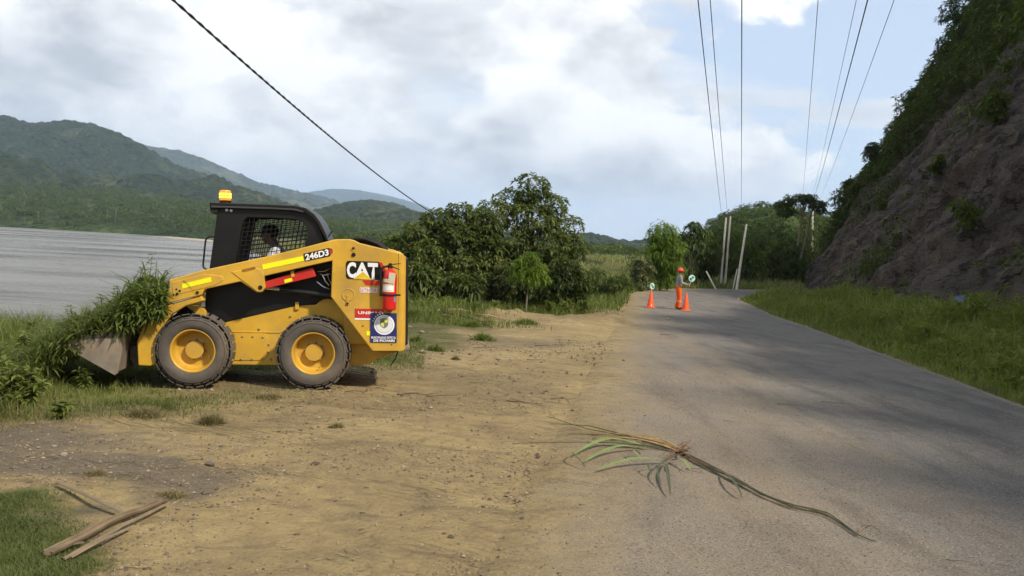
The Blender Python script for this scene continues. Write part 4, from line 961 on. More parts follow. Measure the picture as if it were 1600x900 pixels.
def tree(name, label, pos, lobes, n, L_, W_, nl, droop, mat, bark, tr=0.1, cat='tree', group=None, trunk=None, inner=0.45, spread=0.6, lump=0.25, fork=0.4, low=0.0):
    root = empty(name, pos); tag(root, label, cat, group)
    C, A, LT = crown_pts(lobes, n, inner, lump, int(abs(pos[0])*13+pos[1]))
    keep = C[:, 2] > low; C = C[keep]; A = A[keep]; LT = LT[keep]
    Vc, Fc, Tc = rosettes(C, A, nl, rng.uniform(0.75, 1.2, len(C))*L_, W_, droop, spread, 0.22)
    mesh_np('crown', Vc, Fc, mat, root, tint=np.clip(Tc+np.repeat(LT, nl), 0, 1))
    m = MB(); top = max(l[2] for l in lobes)
    tp = trunk or [(0, 0, -0.15), (0.04, 0, top*0.35), (0.0, 0.03, top*0.8)]
    k = len(tp); m.tube(tp, [tr*(1-0.7*i/(k-1)) for i in range(k)], 9)
    tk = m.build('trunk', bark, root, smooth=True)
    fp = Vector(tp[0]).lerp(Vector(tp[-1]), fork)
    for l in lobes[:9]:
        e = Vector(l[:3]); mid = fp.lerp(e, 0.5)+Vector((rng.normal(0, 0.1), rng.normal(0, 0.1), -0.08*top*rng.random()))
        MB().tube([fp, mid, e], [tr*0.55, tr*0.35, tr*0.12], 6).build('limb', bark, tk, smooth=True)
    return root
def rl(n, rx, ry, z0, z1, rad, seed, shape='round'):
    """random lobes filling an envelope"""
    g_ = np.random.default_rng(seed); out = []
    for i in range(n):
        t = (i+0.5)/n; z = z0+(z1-z0)*t
        env = math.sin(math.pi*min(0.98, 0.16+0.80*t))**0.75 if shape == 'round' else (1.0-0.55*t)
        a = g_.uniform(0, 6.28); q = g_.uniform(0.25, 0.85)
        r_ = rad*g_.uniform(0.75, 1.25); out.append((rx*env*q*math.cos(a), ry*env*q*math.sin(a), z, r_*1.15, r_*1.15, r_*0.8))
    return out
# the big tree by the bank: a tall crown and a lower spreading one
p = gpos(822, 30)
tree('broadleaf_tree', 'large dark broadleaf tree with a tall rounded crown behind the sapling', p,
     [(0.15, 0, 4.35, 0.75, 0.8, 0.55), (-0.5, 0.3, 3.9, 0.8, 0.9, 0.5), (0.75, 0, 3.75, 0.8, 0.9, 0.55), (-1.2, -0.3, 3.3, 0.8, 0.9, 0.55), (0.2, -0.7, 3.2, 0.9, 0.9, 0.6), (1.45, 0.2, 3.0, 0.75, 0.8, 0.5), (-1.7, 0.2, 2.5, 0.7, 0.8, 0.5), (-0.6, -0.9, 2.4, 0.9, 0.9, 0.6), (0.8, -0.8, 2.2, 0.9, 0.8, 0.65), (1.75, -0.1, 2.2, 0.6, 0.7, 0.5), (0.1, -1.0, 1.5, 0.95, 0.8, 0.6), (1.3, -0.6, 1.3, 0.8, 0.8, 0.6), (-1.0, -1.0, 1.4, 0.9, 0.8, 0.6), (0.5, -1.0, 0.7, 1.0, 0.7, 0.5), (-0.8, -1.0, 0.65, 1.0, 0.7, 0.5)],
     2500, 0.20, 0.40, 8, 0.6, LF_MAIN, BARKD, 0.13, inner=0.5, lump=0.3)
p = gpos(706, 28.5)
tree('broadleaf_tree', 'lower spreading broadleaf tree between the loader and the tall tree', p,
     [(0.3, 0.2, 3.25, 0.75, 0.7, 0.38), (-0.5, 0, 3.0, 0.7, 0.7, 0.40), (1.1, 0, 2.95, 0.7, 0.7, 0.5), (-1.2, 0, 2.5, 0.65, 0.7, 0.45), (0.2, -0.4, 2.5, 0.8, 0.7, 0.5), (-1.75, 0.1, 2.0, 0.6, 0.6, 0.45), (1.2, -0.4, 2.1, 0.8, 0.7, 0.55), (-0.7, -0.6, 1.8, 0.8, 0.6, 0.5), (0.5, -0.7, 1.5, 0.8, 0.6, 0.5), (-1.6, -0.4, 1.3, 0.8, 0.6, 0.5), (1.3, -0.7, 1.2, 0.8, 0.6, 0.5), (-0.4, -0.8, 0.8, 0.9, 0.6, 0.5), (0.9, -0.8, 0.6, 0.8, 0.6, 0.4)],
     2100, 0.20, 0.40, 8, 0.6, LF_MAIN, BARKD, 0.11, inner=0.5, lump=0.3)
# feathery sapling
p = gpos(826, 25.5)
tree('sapling', 'young feathery bright green sapling with a bare pale stem', p,
     [(0.02, 0, 1.75, 0.34, 0.34, 0.24), (-0.25, 0, 1.42, 0.32, 0.32, 0.26), (0.30, 0, 1.40, 0.34, 0.32, 0.28), (0.05, -0.2, 1.2, 0.42, 0.35, 0.28), (-0.42, 0, 1.15, 0.22, 0.25, 0.16), (0.46, 0, 1.12, 0.28, 0.28, 0.18)],
     480, 0.18, 0.15, 10, 1.0, LF_LIME, BARK, 0.035, trunk=[(0, 0, -0.1), (0.02, 0, 0.5), (0.06, 0, 1.0), (0.04, 0, 1.6)], inner=0.2, lump=0.3, fork=0.6, low=0.98)
# bushes round its feet
def bush(label, px, Y, w_, h_, n, L_, W_, nl, droop, mat, name='bush', grp=None, dz=0.0):
    p_ = gpos(px, Y); p_ = (p_[0], p_[1], p_[2]+dz)
    lob = rl(7, w_*0.5, w_*0.4, h_*0.22, h_*0.78, min(w_, h_)*0.30, int(px+Y*7))
    return tree(name, label, p_, lob, n, L_, W_, nl, droop, mat, BARKD, 0.03, 'bush', grp, inner=0.25, lump=0.35)
bush('large star-leaved bush directly behind the loader tail', 672, 26.5, 2.3, 1.5, 330, 0.34, 0.26, 8, 0.8, LF_MAIN, 'broadleaf_bush')
bush('second star-leaved bush with a pale young leaf, left of the dark thicket', 722, 26.2, 1.5, 1.25, 210, 0.34, 0.26, 8, 0.8, LF_MAIN, 'broadleaf_bush')
bush('dark brownish thicket under the tall tree left of the sapling', 775, 27, 2.3, 1.5, 520, 0.14, 0.42, 7, 0.6, leaf_mat('thicket_leaf', (0.022, 0.028, 0.010), (0.075, 0.082, 0.028), 0.25))
bush('glossy green bush at the right foot of the tall tree', 893, 28, 1.7, 2.1, 420, 0.22, 0.3, 7, 0.7, LF_DARK)
bush('tall bush far behind the loader beside the spreading tree', 628, 36, 3.0, 2.6, 500, 0.3, 0.28, 8, 0.9, LF_MAIN)
bush('leafy roadside bush between the two trees and the cones', 948, 40, 3.4, 1.5, 420, 0.22, 0.25, 7, 0.7, LF_MID)
# lime tree and its neighbours by the bend
p = gpos(1034, 52)
tree('feathery_tree', 'bright lime green feathery tree left of the utility poles', p, rl(15, 1.6, 1.3, 0.8, 4.0, 0.78, 5), 1300, 0.30, 0.20, 9, 1.1, LF_LIME, BARK, 0.09, inner=0.25, lump=0.35)
p = gpos(1006, 50)
tree('pale_leaved_bush', 'pale yellowish-leaved bush left of the lime tree', p, rl(7, 0.75, 0.8, 0.4, 1.9, 0.5, 8), 240, 0.28, 0.4, 6, 0.7, leaf_mat('pale_leaf', (0.05, 0.075, 0.018), (0.23, 0.24, 0.11), 0.3), BARKD, 0.04, 'bush', inner=0.3)
p = gpos(1082, 60)
tree('umbrella_leaved_tree', 'slim dark tree with drooping umbrella leaves behind the lime tree', p, [(0, 0, 4.7, 0.5, 0.5, 0.22), (0.7, 0, 4.3, 0.4, 0.4, 0.2), (-0.5, 0, 4.0, 0.4, 0.4, 0.2), (0.1, 0, 3.4, 0.7, 0.7, 0.35)], 110, 0.5, 0.3, 8, 1.3, LF_DARK, BARKD, 0.07, inner=0.3)
# wood behind the bend: individual trees
specs = [(1062, 64, 4.2, 3.6, 0), (1098, 66, 4.4, 3.4, 1), (1112, 76, 5.6, 4.4, 0), (1140, 78, 5.4, 4.2, 2), (1166, 74, 4.4, 4.0, 2), (1180, 88, 6.0, 5.0, 0), (1205, 80, 4.6, 4.4, 2), (1228, 84, 4.8, 4.6, 1), (1215, 102, 8.2, 6.0, 1), (1150, 104, 7.4, 6.0, 0), (1100, 100, 5.8, 5.2, 2), (1248, 96, 6.4, 5.4, 0), (1265, 110, 8.0, 6.0, 1), (1185, 118, 8.8, 6.5, 1), (1130, 122, 7.8, 6.2, 1), (1290, 118, 9.5, 6.5, 0)]
txt = {0: 'leafy mid green tree', 1: 'dark green dense tree', 2: 'yellow green bushy tree'}
where = ['behind the lime tree', 'between the umbrella-leaved tree and the paired poles', 'just left of the paired poles', 'behind the paired poles', 'behind the single leaning pole', 'right of the single pole, second row', 'low beside the road bend', 'at the foot of the twin-trunked tall tree', 'tall, behind the twin-trunked tree', 'tall, behind the gap between the poles', 'back row behind the umbrella-leaved tree', 'right of the twin-trunked tree', 'back row beside the rock cutting', 'tallest of the back row, mid hill', 'back row above the paired poles', 'against the edge of the rock cutting']
mats_ = {0: LF_MID, 1: LF_DARK, 2: leaf_mat('yellowgreen_leaf', (0.032, 0.052, 0.008), (0.125, 0.150, 0.026), 0.35)}
for (px_, Y_, h_, w_, k_), wh_ in zip(specs, where):
    p_ = gpos(px_, Y_)
    tree('forest_tree', txt[k_]+' '+wh_, p_, rl(11, w_*0.42, w_*0.42, h_*0.12, h_*0.84, w_*0.24, int(px_)), 420, 0.42, 0.30, 7, 0.8, mats_[k_], BARKD, 0.10, 'tree', 'trees behind the road bend', inner=0.35, lump=0.35)
# tall twin-trunked tree with a flat crown
p = gpos(1243, 86)
def up_(px_, py_, Y_, p_=p): q = at(px_, py_, Y_); return (q.x-p_[0], q.y-p_[1], q.z-p_[2])
tw = tree('tall_tree', 'tall twin-trunked tree with a flat spreading crown beside the cutting', p,
     [up_(1250, 309, 86)+(1.5, 1.5, 0.32), up_(1232, 316, 86)+(1.0, 1.1, 0.3), up_(1275, 318, 86)+(1.2, 1.2, 0.4), up_(1262, 309, 87)+(0.9, 1.0, 0.3), up_(1220, 321, 87)+(0.8, 1.0, 0.4), up_(1282, 327, 86)+(0.6, 0.7, 0.4), up_(1226, 330, 86)+(1.0, 1.0, 0.5)],
     420, 0.45, 0.32, 8, 0.6, LF_MID, BARK, 0.16, trunk=[up_(1236, 436, 86), up_(1245, 390, 86), up_(1254, 335, 86), up_(1256, 318, 86)], inner=0.25, fork=0.85)
MB().tube([up_(1244, 436, 86.3), up_(1256, 385, 86.3), up_(1266, 340, 86.3), up_(1272, 322, 86.3)], [0.15, 0.12, 0.09, 0.05], 8).build('trunk', BARK, tw, smooth=True)
# ---------------------------------------------------------------- wooded hill behind the bend and far wood masses
hillr = [(1040, 392), (1085, 370), (1110, 355), (1150, 333), (1190, 325), (1230, 325), (1290, 338), (1340, 345), (1420, 330), (1520, 360)]
mountain('wooded_hill', hillr, -2.0, 105, 210, 5, MF2, 'small wooded hill behind the road bend', 211, 160, 50, 1.6, 0.8, 0.5)
def wood(name, label, pts, size, per, L_, mat, nl=6):
    n_ = len(pts); C = np.repeat(pts, per, 0); s_ = np.repeat(size, per)
    d = unit(rng.standard_normal((len(C), 3))); d[:, 2] = np.abs(d[:, 2])*0.9
    C = C+d*(s_*rng.uniform(0.35, 0.75, len(C)))[:, None]
    Vw, Fw, Tw = rosettes(C, d+np.array([0, 0, 0.4]), nl, L_*s_*rng.uniform(0.7, 1.3, len(C)), 0.34, 0.7, 0.6, 0.25)
    tt = np.repeat(np.repeat(rng.random(n_), per), nl)
    return tag(mesh_np(name, Vw, Fw, mat, tint=np.clip(Tw*0.5+tt*0.5, 0, 1)), label, kind='stuff')
def hill_points(ridge, foot, d0, d1, n, prof, px0, px1, jitter=0.0, tmax=1.05):
    rp = np.array(ridge, float); px_ = rng.uniform(px0, px1, n); py_ = np.interp(px_, rp[:, 0], rp[:, 1]); t = rng.random(n)*tmax; out = []
    for a, b, tt in zip(px_, py_, t):
        d = ray(a, b); h = math.hypot(d.x, d.y); zr = CAMZ+d.z/h*d1; dist = d0+(d1-d0)*tt
        out.append((d.x/h*dist, d.y/h*dist, foot+(zr-foot)*min(tt, 1)**prof))
    return np.array(out)
hp_ = hill_points(hillr, -2.0, 105, 210, 520, 0.8, 1045, 1420)
wood('hill_wood', 'mixed wood covering the small hill behind the bend', hp_+np.array([0, 0, 0.5]), rng.uniform(1.2, 3.0, len(hp_)), 24, 0.24, LF_DARK)
fb = [(-420, 300), (-100, 292), (0, 286), (120, 292), (220, 302), (330, 318), (420, 330), (520, 342), (640, 350), (760, 365)]
rp = np.array(fb, float); n_ = 1500; px_ = rng.uniform(-60, 720, n_); out = []; sz = []
for a in px_:
    b = np.interp(a, rp[:, 0], rp[:, 1]); d = ray(a, b); h = math.hypot(d.x, d.y); d0 = np.interp(a, shx, [560, 590, 540, 500, 430, 360, 320, 300])
    zr = CAMZ+d.z/h*1050; t = rng.random()**1.5; dist = d0+(1050-d0)*t
    if t < 0.02: continue
    out.append((d.x/h*dist, d.y/h*dist, WATER-0.6+(zr-WATER+0.6)*t**0.75)); sz.append(rng.uniform(3.0, 8.0)*(0.6 if t < 0.08 else 1.0))
out = np.array(out); sz = np.array(sz)
wood('far_bank_wood', 'wood of mixed trees along the far bank of the river', out+np.array([0, 0, 1.5]), sz, 16, 0.30, LF_MID, 5)
m = MB()
for k in rng.integers(0, len(out), 110):
    q = out[k]; s_ = sz[k]
    if math.hypot(q[0], q[1]) < 820: m.tube([q-np.array([0, 0, 1.0]), q+np.array([rng.normal(0, 0.4), 0, s_*rng.uniform(0.6, 1.5)])], [0.30, 0.16], 4)
tag(m.build('bare_trunk_mass', BARK, None), 'pale bare trunks among the trees on the far bank', kind='stuff')
# sand bar along the far shore
SAND = simple('river_sand', (0.34, 0.30, 0.23), 0.95, 0.2, 0.05)
q = [at(a, b, Y_) for a, b, Y_ in [(226, 370, 395), (262, 372, 375), (320, 379, 335), (380, 388, 300), (470, 396, 265), (470, 392, 300), (380, 381, 350), (320, 373, 390), (262, 367, 430)]]
V = [(v.x, v.y, WATER-0.3) for v in q]+[(v.x, v.y, WATER+0.35) for v in q]; k = len(q)
cxs = sum(v.x for v in q)/k; cys = sum(v.y for v in q)/k
V = V[:k]+[(cxs+(x-cxs)*0.93, cys+(y-cys)*0.93, z) for x, y, z in V[k:]]
tag(MB().add(V, [(i, (i+1) % k, k+(i+1) % k, k+i) for i in range(k)]+[tuple(range(k, 2*k))]).build('sand_bar', SAND), 'low sandy bar along the far shore', kind='structure')
# ---------------------------------------------------------------- grass
GR = leaf_mat('grass_blade', (0.056, 0.078, 0.012), (0.215, 0.250, 0.055), 0.38)
GR_D = leaf_mat('verge_grass', (0.045, 0.070, 0.010), (0.235, 0.265, 0.050), 0.42)
GR_DRY = leaf_mat('dry_grass', (0.130, 0.105, 0.045), (0.33, 0.27, 0.13), 0.3)
def grass(name, label, X_, Y_, H_, W_, lean, mat, nseg=3, tint=None, sub=0.02):
    Z_ = Hs(X_, Y_)-sub; P = np.stack([X_, Y_, Z_], 1)
    Vg, Fg, ns = blades(P, H_, W_, lean, nseg)
    t = np.clip(rng.normal(0.5, 0.25, len(P)) if tint is None else tint, 0, 1)
    return tag(mesh_np(name, Vg, Fg, mat, tint=np.tile(t, ns)), label, kind='stuff')
def polar(n, r0, r1, a0, a1):
    r_ = r0*(r1/r0)**rng.random(n); a_ = np.radians(rng.uniform(a0, a1, n)); return r_*np.sin(a_), r_*np.cos(a_), r_
# right verge
X_, Y_, r_ = polar(130000, 8, 95, 6, 44); rd = road_d(X_, Y_)
nz = fbm(X_*0.5, Y_*0.5, 71, 3)
k = (rd > 2.99+0.06*nz) & (rd < 8.8) & (rng.random(len(X_)) < 0.35+0.65*sstep(-0.5, 0.2, nz))
X_, Y_, r_, rd, nz = X_[k], Y_[k], r_[k], rd[k], nz[k]
ed = sstep(3.0, 4.6, rd)
H_ = (0.18+0.70*ed*(0.65+1.0*nz))*rng.uniform(0.4, 1.35, len(X_)); W_ = np.maximum(0.010, r_*0.0011)*rng.uniform(0.7, 1.5, len(X_))
grass('verge_grass', 'tall green grass between the road and the rock cutting', X_, Y_, H_, W_, rng.uniform(0.2, 0.9, len(X_)), GR_D, 3, 0.5+0.6*nz+rng.normal(0, 0.18, len(X_)))
kk = rng.choice(len(X_), 2600, p=(np.clip(nz+0.3, 0.02, 1)*(rd > 3.5))/np.sum(np.clip(nz+0.3, 0.02, 1)*(rd > 3.5)))
Cw = np.stack([X_[kk], Y_[kk], Hs(X_[kk], Y_[kk])+rng.uniform(0.1, 0.62, len(kk))*ed[kk]], 1)
Vw, Fw, Tw = rosettes(Cw, np.tile([0, 0, 1.0], (len(kk), 1))+rng.normal(0, 0.4, (len(kk), 3)), 6, rng.uniform(0.14, 0.34, len(kk)), 0.26, 0.7, 0.6, 0.3)
tag(mesh_np('verge_weed_mass', Vw, Fw, GR_D, tint=Tw), 'tangled leafy weeds among the tall verge grass', kind='stuff')
# left river bank
X_, Y_, r_ = polar(190000, 6.4, 15, -50, -6); b = bank_d(X_, Y_); nz = fbm(X_*0.9, Y_*0.9, 31, 4); n2 = fbm(X_*0.6+5, Y_*0.6, 73, 3)
gm = grass_mask(X_, Y_)
inl = np.array([(LI @ Vector((x, y, 0))).to_tuple() for x, y in zip(X_, Y_)])
under = (inl[:, 0] > -1.25) & (inl[:, 0] < 1.8) & (np.abs(inl[:, 1]) < 0.86)
k = (rng.random(len(X_)) < gm) & (b > -4.5) & ~((inl[:, 0] > -1.7) & (inl[:, 0] < 1.7) & (np.abs(inl[:, 1]) < 0.45) & (rng.random(len(X_)) < 0.8))
X_, Y_, r_, b, nz, n2, inl, under, gm = [q[k] for q in (X_, Y_, r_, b, nz, n2, inl, under, gm)]
tall = sstep(-2.2, -3.3, inl[:, 0]+0.25*inl[:, 1])                    # taller away from the machine, to the left
H_ = (0.06+0.10*gm+0.46*tall*(0.55+0.6*np.clip(n2+0.5, 0, 1)))*rng.uniform(0.45, 1.25, len(X_)); H_[under] *= 0.35
W_ = np.maximum(0.005, r_*0.0007)*rng.uniform(0.6, 1.5, len(X_))
dry = rng.random(len(X_)) < np.clip(0.20+0.5*n2*(1-tall), 0.06, 0.6)
grass('bank_grass', 'tall grass on the river bank around the bucket', X_[~dry], Y_[~dry], H_[~dry], W_[~dry], rng.uniform(0.3, 1.1, (~dry).sum()), GR, 3, 0.45+0.5*nz[~dry]+rng.normal(0, 0.2, (~dry).sum()))
grass('dry_bank_grass', 'dry straw-coloured blades among the bank grass', X_[dry], Y_[dry], H_[dry]*0.8, W_[dry], rng.uniform(0.5, 1.3, dry.sum()), GR_DRY, 3)
# short turf in the left foreground
X_, Y_, r_ = polar(150000, 3.3, 5.8, -40, -16); gm = grass_mask(X_, Y_); nz = fbm(X_*2.2, Y_*2.2, 75, 3)
k = (rng.random(len(X_)) < gm*0.9); X_, Y_, nz, gm = X_[k], Y_[k], nz[k], gm[k]
grass('short_turf', 'short green turf patch in front of the split bamboo', X_, Y_, (0.025+0.045*gm)*rng.uniform(0.5, 1.3, len(X_)), rng.uniform(0.0025, 0.0055, len(X_)), rng.uniform(0.3, 1.1, len(X_)), leaf_mat('turf_blade', (0.040, 0.062, 0.012), (0.150, 0.175, 0.050), 0.35), 2, 0.5+0.5*nz+rng.normal(0, 0.2, len(X_)))
X_, Y_, r_ = polar(60000, 3.3, 8.2, -40, -4); nz = fbm(X_*1.6, Y_*1.6, 79, 4); gm = grass_mask(X_, Y_)
k = (rng.random(len(X_)) < sstep(0.05, 0.6, nz+0.5*gm)*0.6*sstep(-0.4, -1.6, X_+0.1*Y_)) & (gm < 0.75); X_, Y_ = X_[k], Y_[k]
grass('dry_fringe_grass', 'sparse dry grass fringing the turf and gravel', X_, Y_, rng.uniform(0.015, 0.07, len(X_)), rng.uniform(0.002, 0.005, len(X_)), rng.uniform(0.6, 1.6, len(X_)), GR_DRY, 2)
# far left verge and field
X_, Y_, r_ = polar(150000, 13, 75, -34, 18); rd = road_d(X_, Y_); gm = grass_mask(X_, Y_, rd); nz = fbm(X_*0.4, Y_*0.4, 77, 3); b = bank_d(X_, Y_)
k = (rng.random(len(X_)) < gm) & (rd < -3.0) & (b > -5) & ((Y_ > 19) | ((X_ < -3.2) & (Y_ > 14.5))); X_, Y_, r_, nz, rd, gm = X_[k], Y_[k], r_[k], nz[k], rd[k], gm[k]
grass('roadside_grass', 'rough green grass between the trees and the road', X_, Y_, (0.15+0.42*gm*(0.5+0.6*nz))*rng.uniform(0.5, 1.25, len(X_)), np.maximum(0.012, r_*0.0011)*rng.uniform(0.7, 1.4, len(X_)), rng.uniform(0.2, 0.9, len(X_)), GR, 3, 0.42+0.5*nz+rng.normal(0, 0.2, len(X_)))
X_, Y_, r_ = polar(36000, 60, 190, -34, 20); rd = road_d(X_, Y_); k = ((rd < -3.4) | (Y_ > 75)); X_, Y_, r_ = X_[k], Y_[k], r_[k]
k = np.abs(road_d(X_, Y_)) > 3.4; X_, Y_, r_ = X_[k], Y_[k], r_[k]
grass('field_grass', 'pale tall grass in the flat field beyond the trees', X_, Y_, rng.uniform(0.4, 1.1, len(X_)), r_*0.0016, rng.uniform(0.2, 0.8, len(X_)), leaf_mat('field_blade', (0.10, 0.12, 0.03), (0.26, 0.26, 0.09), 0.3), 2)
# far field edge: wood masses closing the flat land
X_, Y_, r_ = polar(260, 150, 420, -13, 26); k = X_ > np.interp(Y_, BY, BX)+2; P = np.stack([X_, Y_, Hs(X_, Y_)+1.0], 1)[k]
wood('valley_wood', 'belt of trees at the end of the flat field', P, rng.uniform(2.0, 4.5, len(P)), 24, 0.28, LF_MID)
# ---------------------------------------------------------------- people
SKIN = simple('brown_skin', (0.20, 0.105, 0.065), 0.55, 0.12, 12.0)
def bake_mods(o):
    dg = bpy.context.evaluated_depsgraph_get(); me = bpy.data.meshes.new_from_object(o.evaluated_get(dg)); mats = list(o.data.materials)
    o.modifiers.clear(); o.data = me
    for p_ in me.polygons: p_.use_smooth = True
    return o
def remeshed(mb, name, mat, parent, vox=0.012, it=4):
    o = mb.build(name, mat, parent, smooth=True)
    r_ = o.modifiers.new('r', 'REMESH'); r_.mode = 'VOXEL'; r_.voxel_size = vox
    s_ = o.modifiers.new('s', 'SMOOTH'); s_.iterations = it; s_.factor = 0.5
    return bake_mods(o)
def limb(mb, a, b, r0, r1, n=10, mid=1.06):
    a, b = Vector(a), Vector(b); mb.ball(a, r0, 12, 8); mb.ball(b, r1, 12, 8)
    mb.tube([a, a.lerp(b, 0.33), a.lerp(b, 0.7), b], [r0, (r0*0.7+r1*0.3)*mid, (r0*0.35+r1*0.65)*1.02, r1], n)
def hand(mb, w_, d, nrm, side, curl=0.9):
    """palm and five fingers; d: forearm direction, nrm: palm normal (fingers curl towards it), side: towards the thumb"""
    d, nrm, side = Vector(d).normalized(), Vector(nrm).normalized(), Vector(side).normalized()
    w_ = Vector(w_); pe = w_+d*0.085
    for k in range(4):
        o = (k-1.5)*0.020; b0 = w_+side*(-o)*0.7+d*0.01; b1 = pe+side*(-o)*1.0
        mb.tube([b0, b1], [0.016, 0.014], 8); mb.ball(b1, 0.0135, 8, 6)
        ln = [0.040, 0.045, 0.042, 0.032][k]; p_ = b1; a = 0.25
        for j in range(3):
            a += curl*(0.8 if j else 0.5); v_ = d*math.cos(a)+nrm*math.sin(a); q = p_+v_*ln*(1-0.22*j)
            mb.tube([p_, q], [0.0105-0.001*j, 0.0095-0.001*j], 8); mb.ball(q, 0.0095-0.001*j, 8, 6); p_ = q
    t0 = w_+d*0.025+side*0.030; t1 = t0+(side*0.6+d*0.6+nrm*0.5).normalized()*0.040; t2 = t1+(d*0.6+nrm*0.8-side*0.2).normalized()*0.032
    mb.tube([t0, t1, t2], [0.013, 0.011, 0.009], 8); mb.ball(t1, 0.011, 8, 6); mb.ball(t2, 0.009, 8, 6)
def figure(root, J, fwd, shirt, trou, boot, skin=SKIN, vox=0.010):
    """J: joints. Body as one continuous mesh, clothes as children"""
    fwd = Vector(fwd).normalized(); lat = Vector((0, 0, 1)).cross(fwd); up_v = Vector((0, 0, 1))
    hd = Vector(J['head']); B = MB()
    fr = Matrix((fwd, lat, up_v)).transposed()
    B.ball(hd+up_v*0.03+fwd*-0.008, (0.096, 0.075, 0.092), 20, 14, fr); B.ball(hd+fwd*0.018-up_v*0.045, (0.066, 0.060, 0.068), 16, 12, fr)
    B.ball(hd+fwd*0.040-up_v*0.085, (0.036, 0.036, 0.026), 12, 8, fr)                     # chin
    B.tube([hd+fwd*0.080+up_v*0.012, hd+fwd*0.103-up_v*0.024], [0.011, 0.017], 8); B.ball(hd+fwd*0.102-up_v*0.028, (0.016, 0.019, 0.013), 10, 8, fr)
    B.ball(hd+fwd*0.082+up_v*0.026, (0.014, 0.050, 0.012), 12, 8, fr)                     # brow
    B.ball(hd+fwd*0.080-up_v*0.060, (0.014, 0.026, 0.010), 10, 8, fr)                     # lips
    for s in (-1, 1): B.ball(hd+lat*s*0.078-fwd*0.008-up_v*0.010, (0.022, 0.012, 0.033), 10, 8, fr)
    B.tube([hd-up_v*0.05-fwd*0.02, Vector(J['neck'])], [0.056, 0.062], 12)
    B.tube([J['neck'], J['chest'], J['pelvis']], [0.062, 0.11, 0.11], 12)
    for s in 'LR':
        limb(B, J['sh'+s], J['el'+s], 0.045, 0.038); limb(B, J['el'+s], J['wr'+s], 0.040, 0.026)
        B.tube([J['chest'], J['sh'+s]], [0.08, 0.045], 10)
        limb(B, J['hip'+s], J['kn'+s], 0.075, 0.052); limb(B, J['kn'+s], J['an'+s], 0.052, 0.036)
        B.tube([J['pelvis'], J['hip'+s]], [0.10, 0.075], 10); B.tube([J['an'+s], J['toe'+s]], [0.036, 0.03], 8)
        hand(B, J['wr'+s], *J['hand'+s])
    body_ = remeshed(B, 'body', skin, root, vox, 3)
    for s in (-1, 1):
        MB().ball(hd+fwd*0.083+lat*s*0.031+up_v*0.008, 0.0095, 10, 8).build('eye', simple('eye_dark', (0.03, 0.02, 0.018), 0.2), body_, smooth=True)
    T = MB(); ch = Vector(J['chest']); pv = Vector(J['pelvis']); nk = Vector(J['neck'])
    T.ball(ch, (0.125, 0.170, 0.16), 18, 12, fr); T.ball(ch.lerp(pv, 0.5), (0.118, 0.150, 0.17), 18, 12, fr); T.ball(pv+up_v*0.02, (0.125, 0.155, 0.12), 18, 12, fr)
    T.tube([ch+up_v*0.08, nk-up_v*0.005], [0.09, 0.066], 14)
    for s in 'LR':
        T.tube([ch+up_v*0.06, J['sh'+s]], [0.10, 0.066], 12); limb(T, J['sh'+s], J['el'+s], 0.066, 0.053, 12); e_ = Vector(J['el'+s]).lerp(Vector(J['wr'+s]), 0.94); limb(T, J['el'+s], e_, 0.053, 0.040, 12)
        for k in range(3):                                                                 # sleeve creases
            q = Vector(J['el'+s]).lerp(Vector(J['sh'+s]), 0.08+0.12*k); T.ball(q, 0.060-0.003*k, 10, 6)
    remeshed(T, 'shirt', shirt, body_, vox*1.1, 3)
    P = MB(); P.ball(pv, (0.130, 0.160, 0.13), 18, 12, fr)
    for s in 'LR':
        P.tube([pv, J['hip'+s]], [0.12, 0.098], 12); limb(P, J['hip'+s], J['kn'+s], 0.098, 0.076, 12); e_ = Vector(J['kn'+s]).lerp(Vector(J['an'+s]), 0.98); limb(P, J['kn'+s], e_, 0.076, 0.068, 12, 1.0)
        for k in range(3):
            q = Vector(J['an'+s]).lerp(Vector(J['kn'+s]), 0.05+0.13*k); P.ball(q, (0.076, 0.074, 0.03), 12, 6)
    remeshed(P, 'trousers', trou, body_, vox*1.1, 2)
    for s in 'LR':
        S_ = MB(); an, to = Vector(J['an'+s]), Vector(J['toe'+s]); dz = to-an; dz.z = 0; dz.normalize()
        S_.tube([an+up_v*0.05, an-up_v*0.03], [0.05, 0.055], 12); S_.tube([an-dz*0.05-up_v*0.035, an+dz*0.08-up_v*0.035, to+dz*0.03-up_v*0.005], [0.048, 0.050, 0.042], 12); S_.ball(to+dz*0.03-up_v*0.005, 0.042, 10, 8)
        remeshed(S_, 'boot', boot, body_, 0.012, 2)
    return body_
# road worker with helmet and paddle
wk = ground_pt(1059, 484.5); wk = Vector((wk.x, wk.y, float(base_z(wk.y))+0.03))
worker = empty('person', wk); tag(worker, 'person in red helmet, grey shirt and orange trousers holding a round paddle on the road', 'person')
J = dict(head=(0.02, 0, 1.555), neck=(0.0, 0, 1.43), chest=(0.0, 0, 1.24), pelvis=(-0.02, 0, 0.93),
         shL=(0.0, 0.19, 1.37), elL=(-0.05, 0.24, 1.10), wrL=(0.04, 0.23, 0.86), handL=((0.15, 0, -1), (1, -0.6, 0), (0.8, 0, 0.2)),
         shR=(0.0, -0.19, 1.37), elR=(0.04, -0.24, 1.11), wrR=(0.27, -0.20, 1.05), handR=((1, 0.1, 0), (0, 1, 0.2), (0, 0, 1)),
         hipL=(-0.02, 0.09, 0.88), knL=(0.02, 0.10, 0.49), anL=(-0.04, 0.10, 0.10), toeL=(0.11, 0.11, 0.045),
         hipR=(-0.02, -0.09, 0.88), knR=(0.03, -0.10, 0.49), anR=(0.0, -0.10, 0.10), toeR=(0.15, -0.11, 0.045))
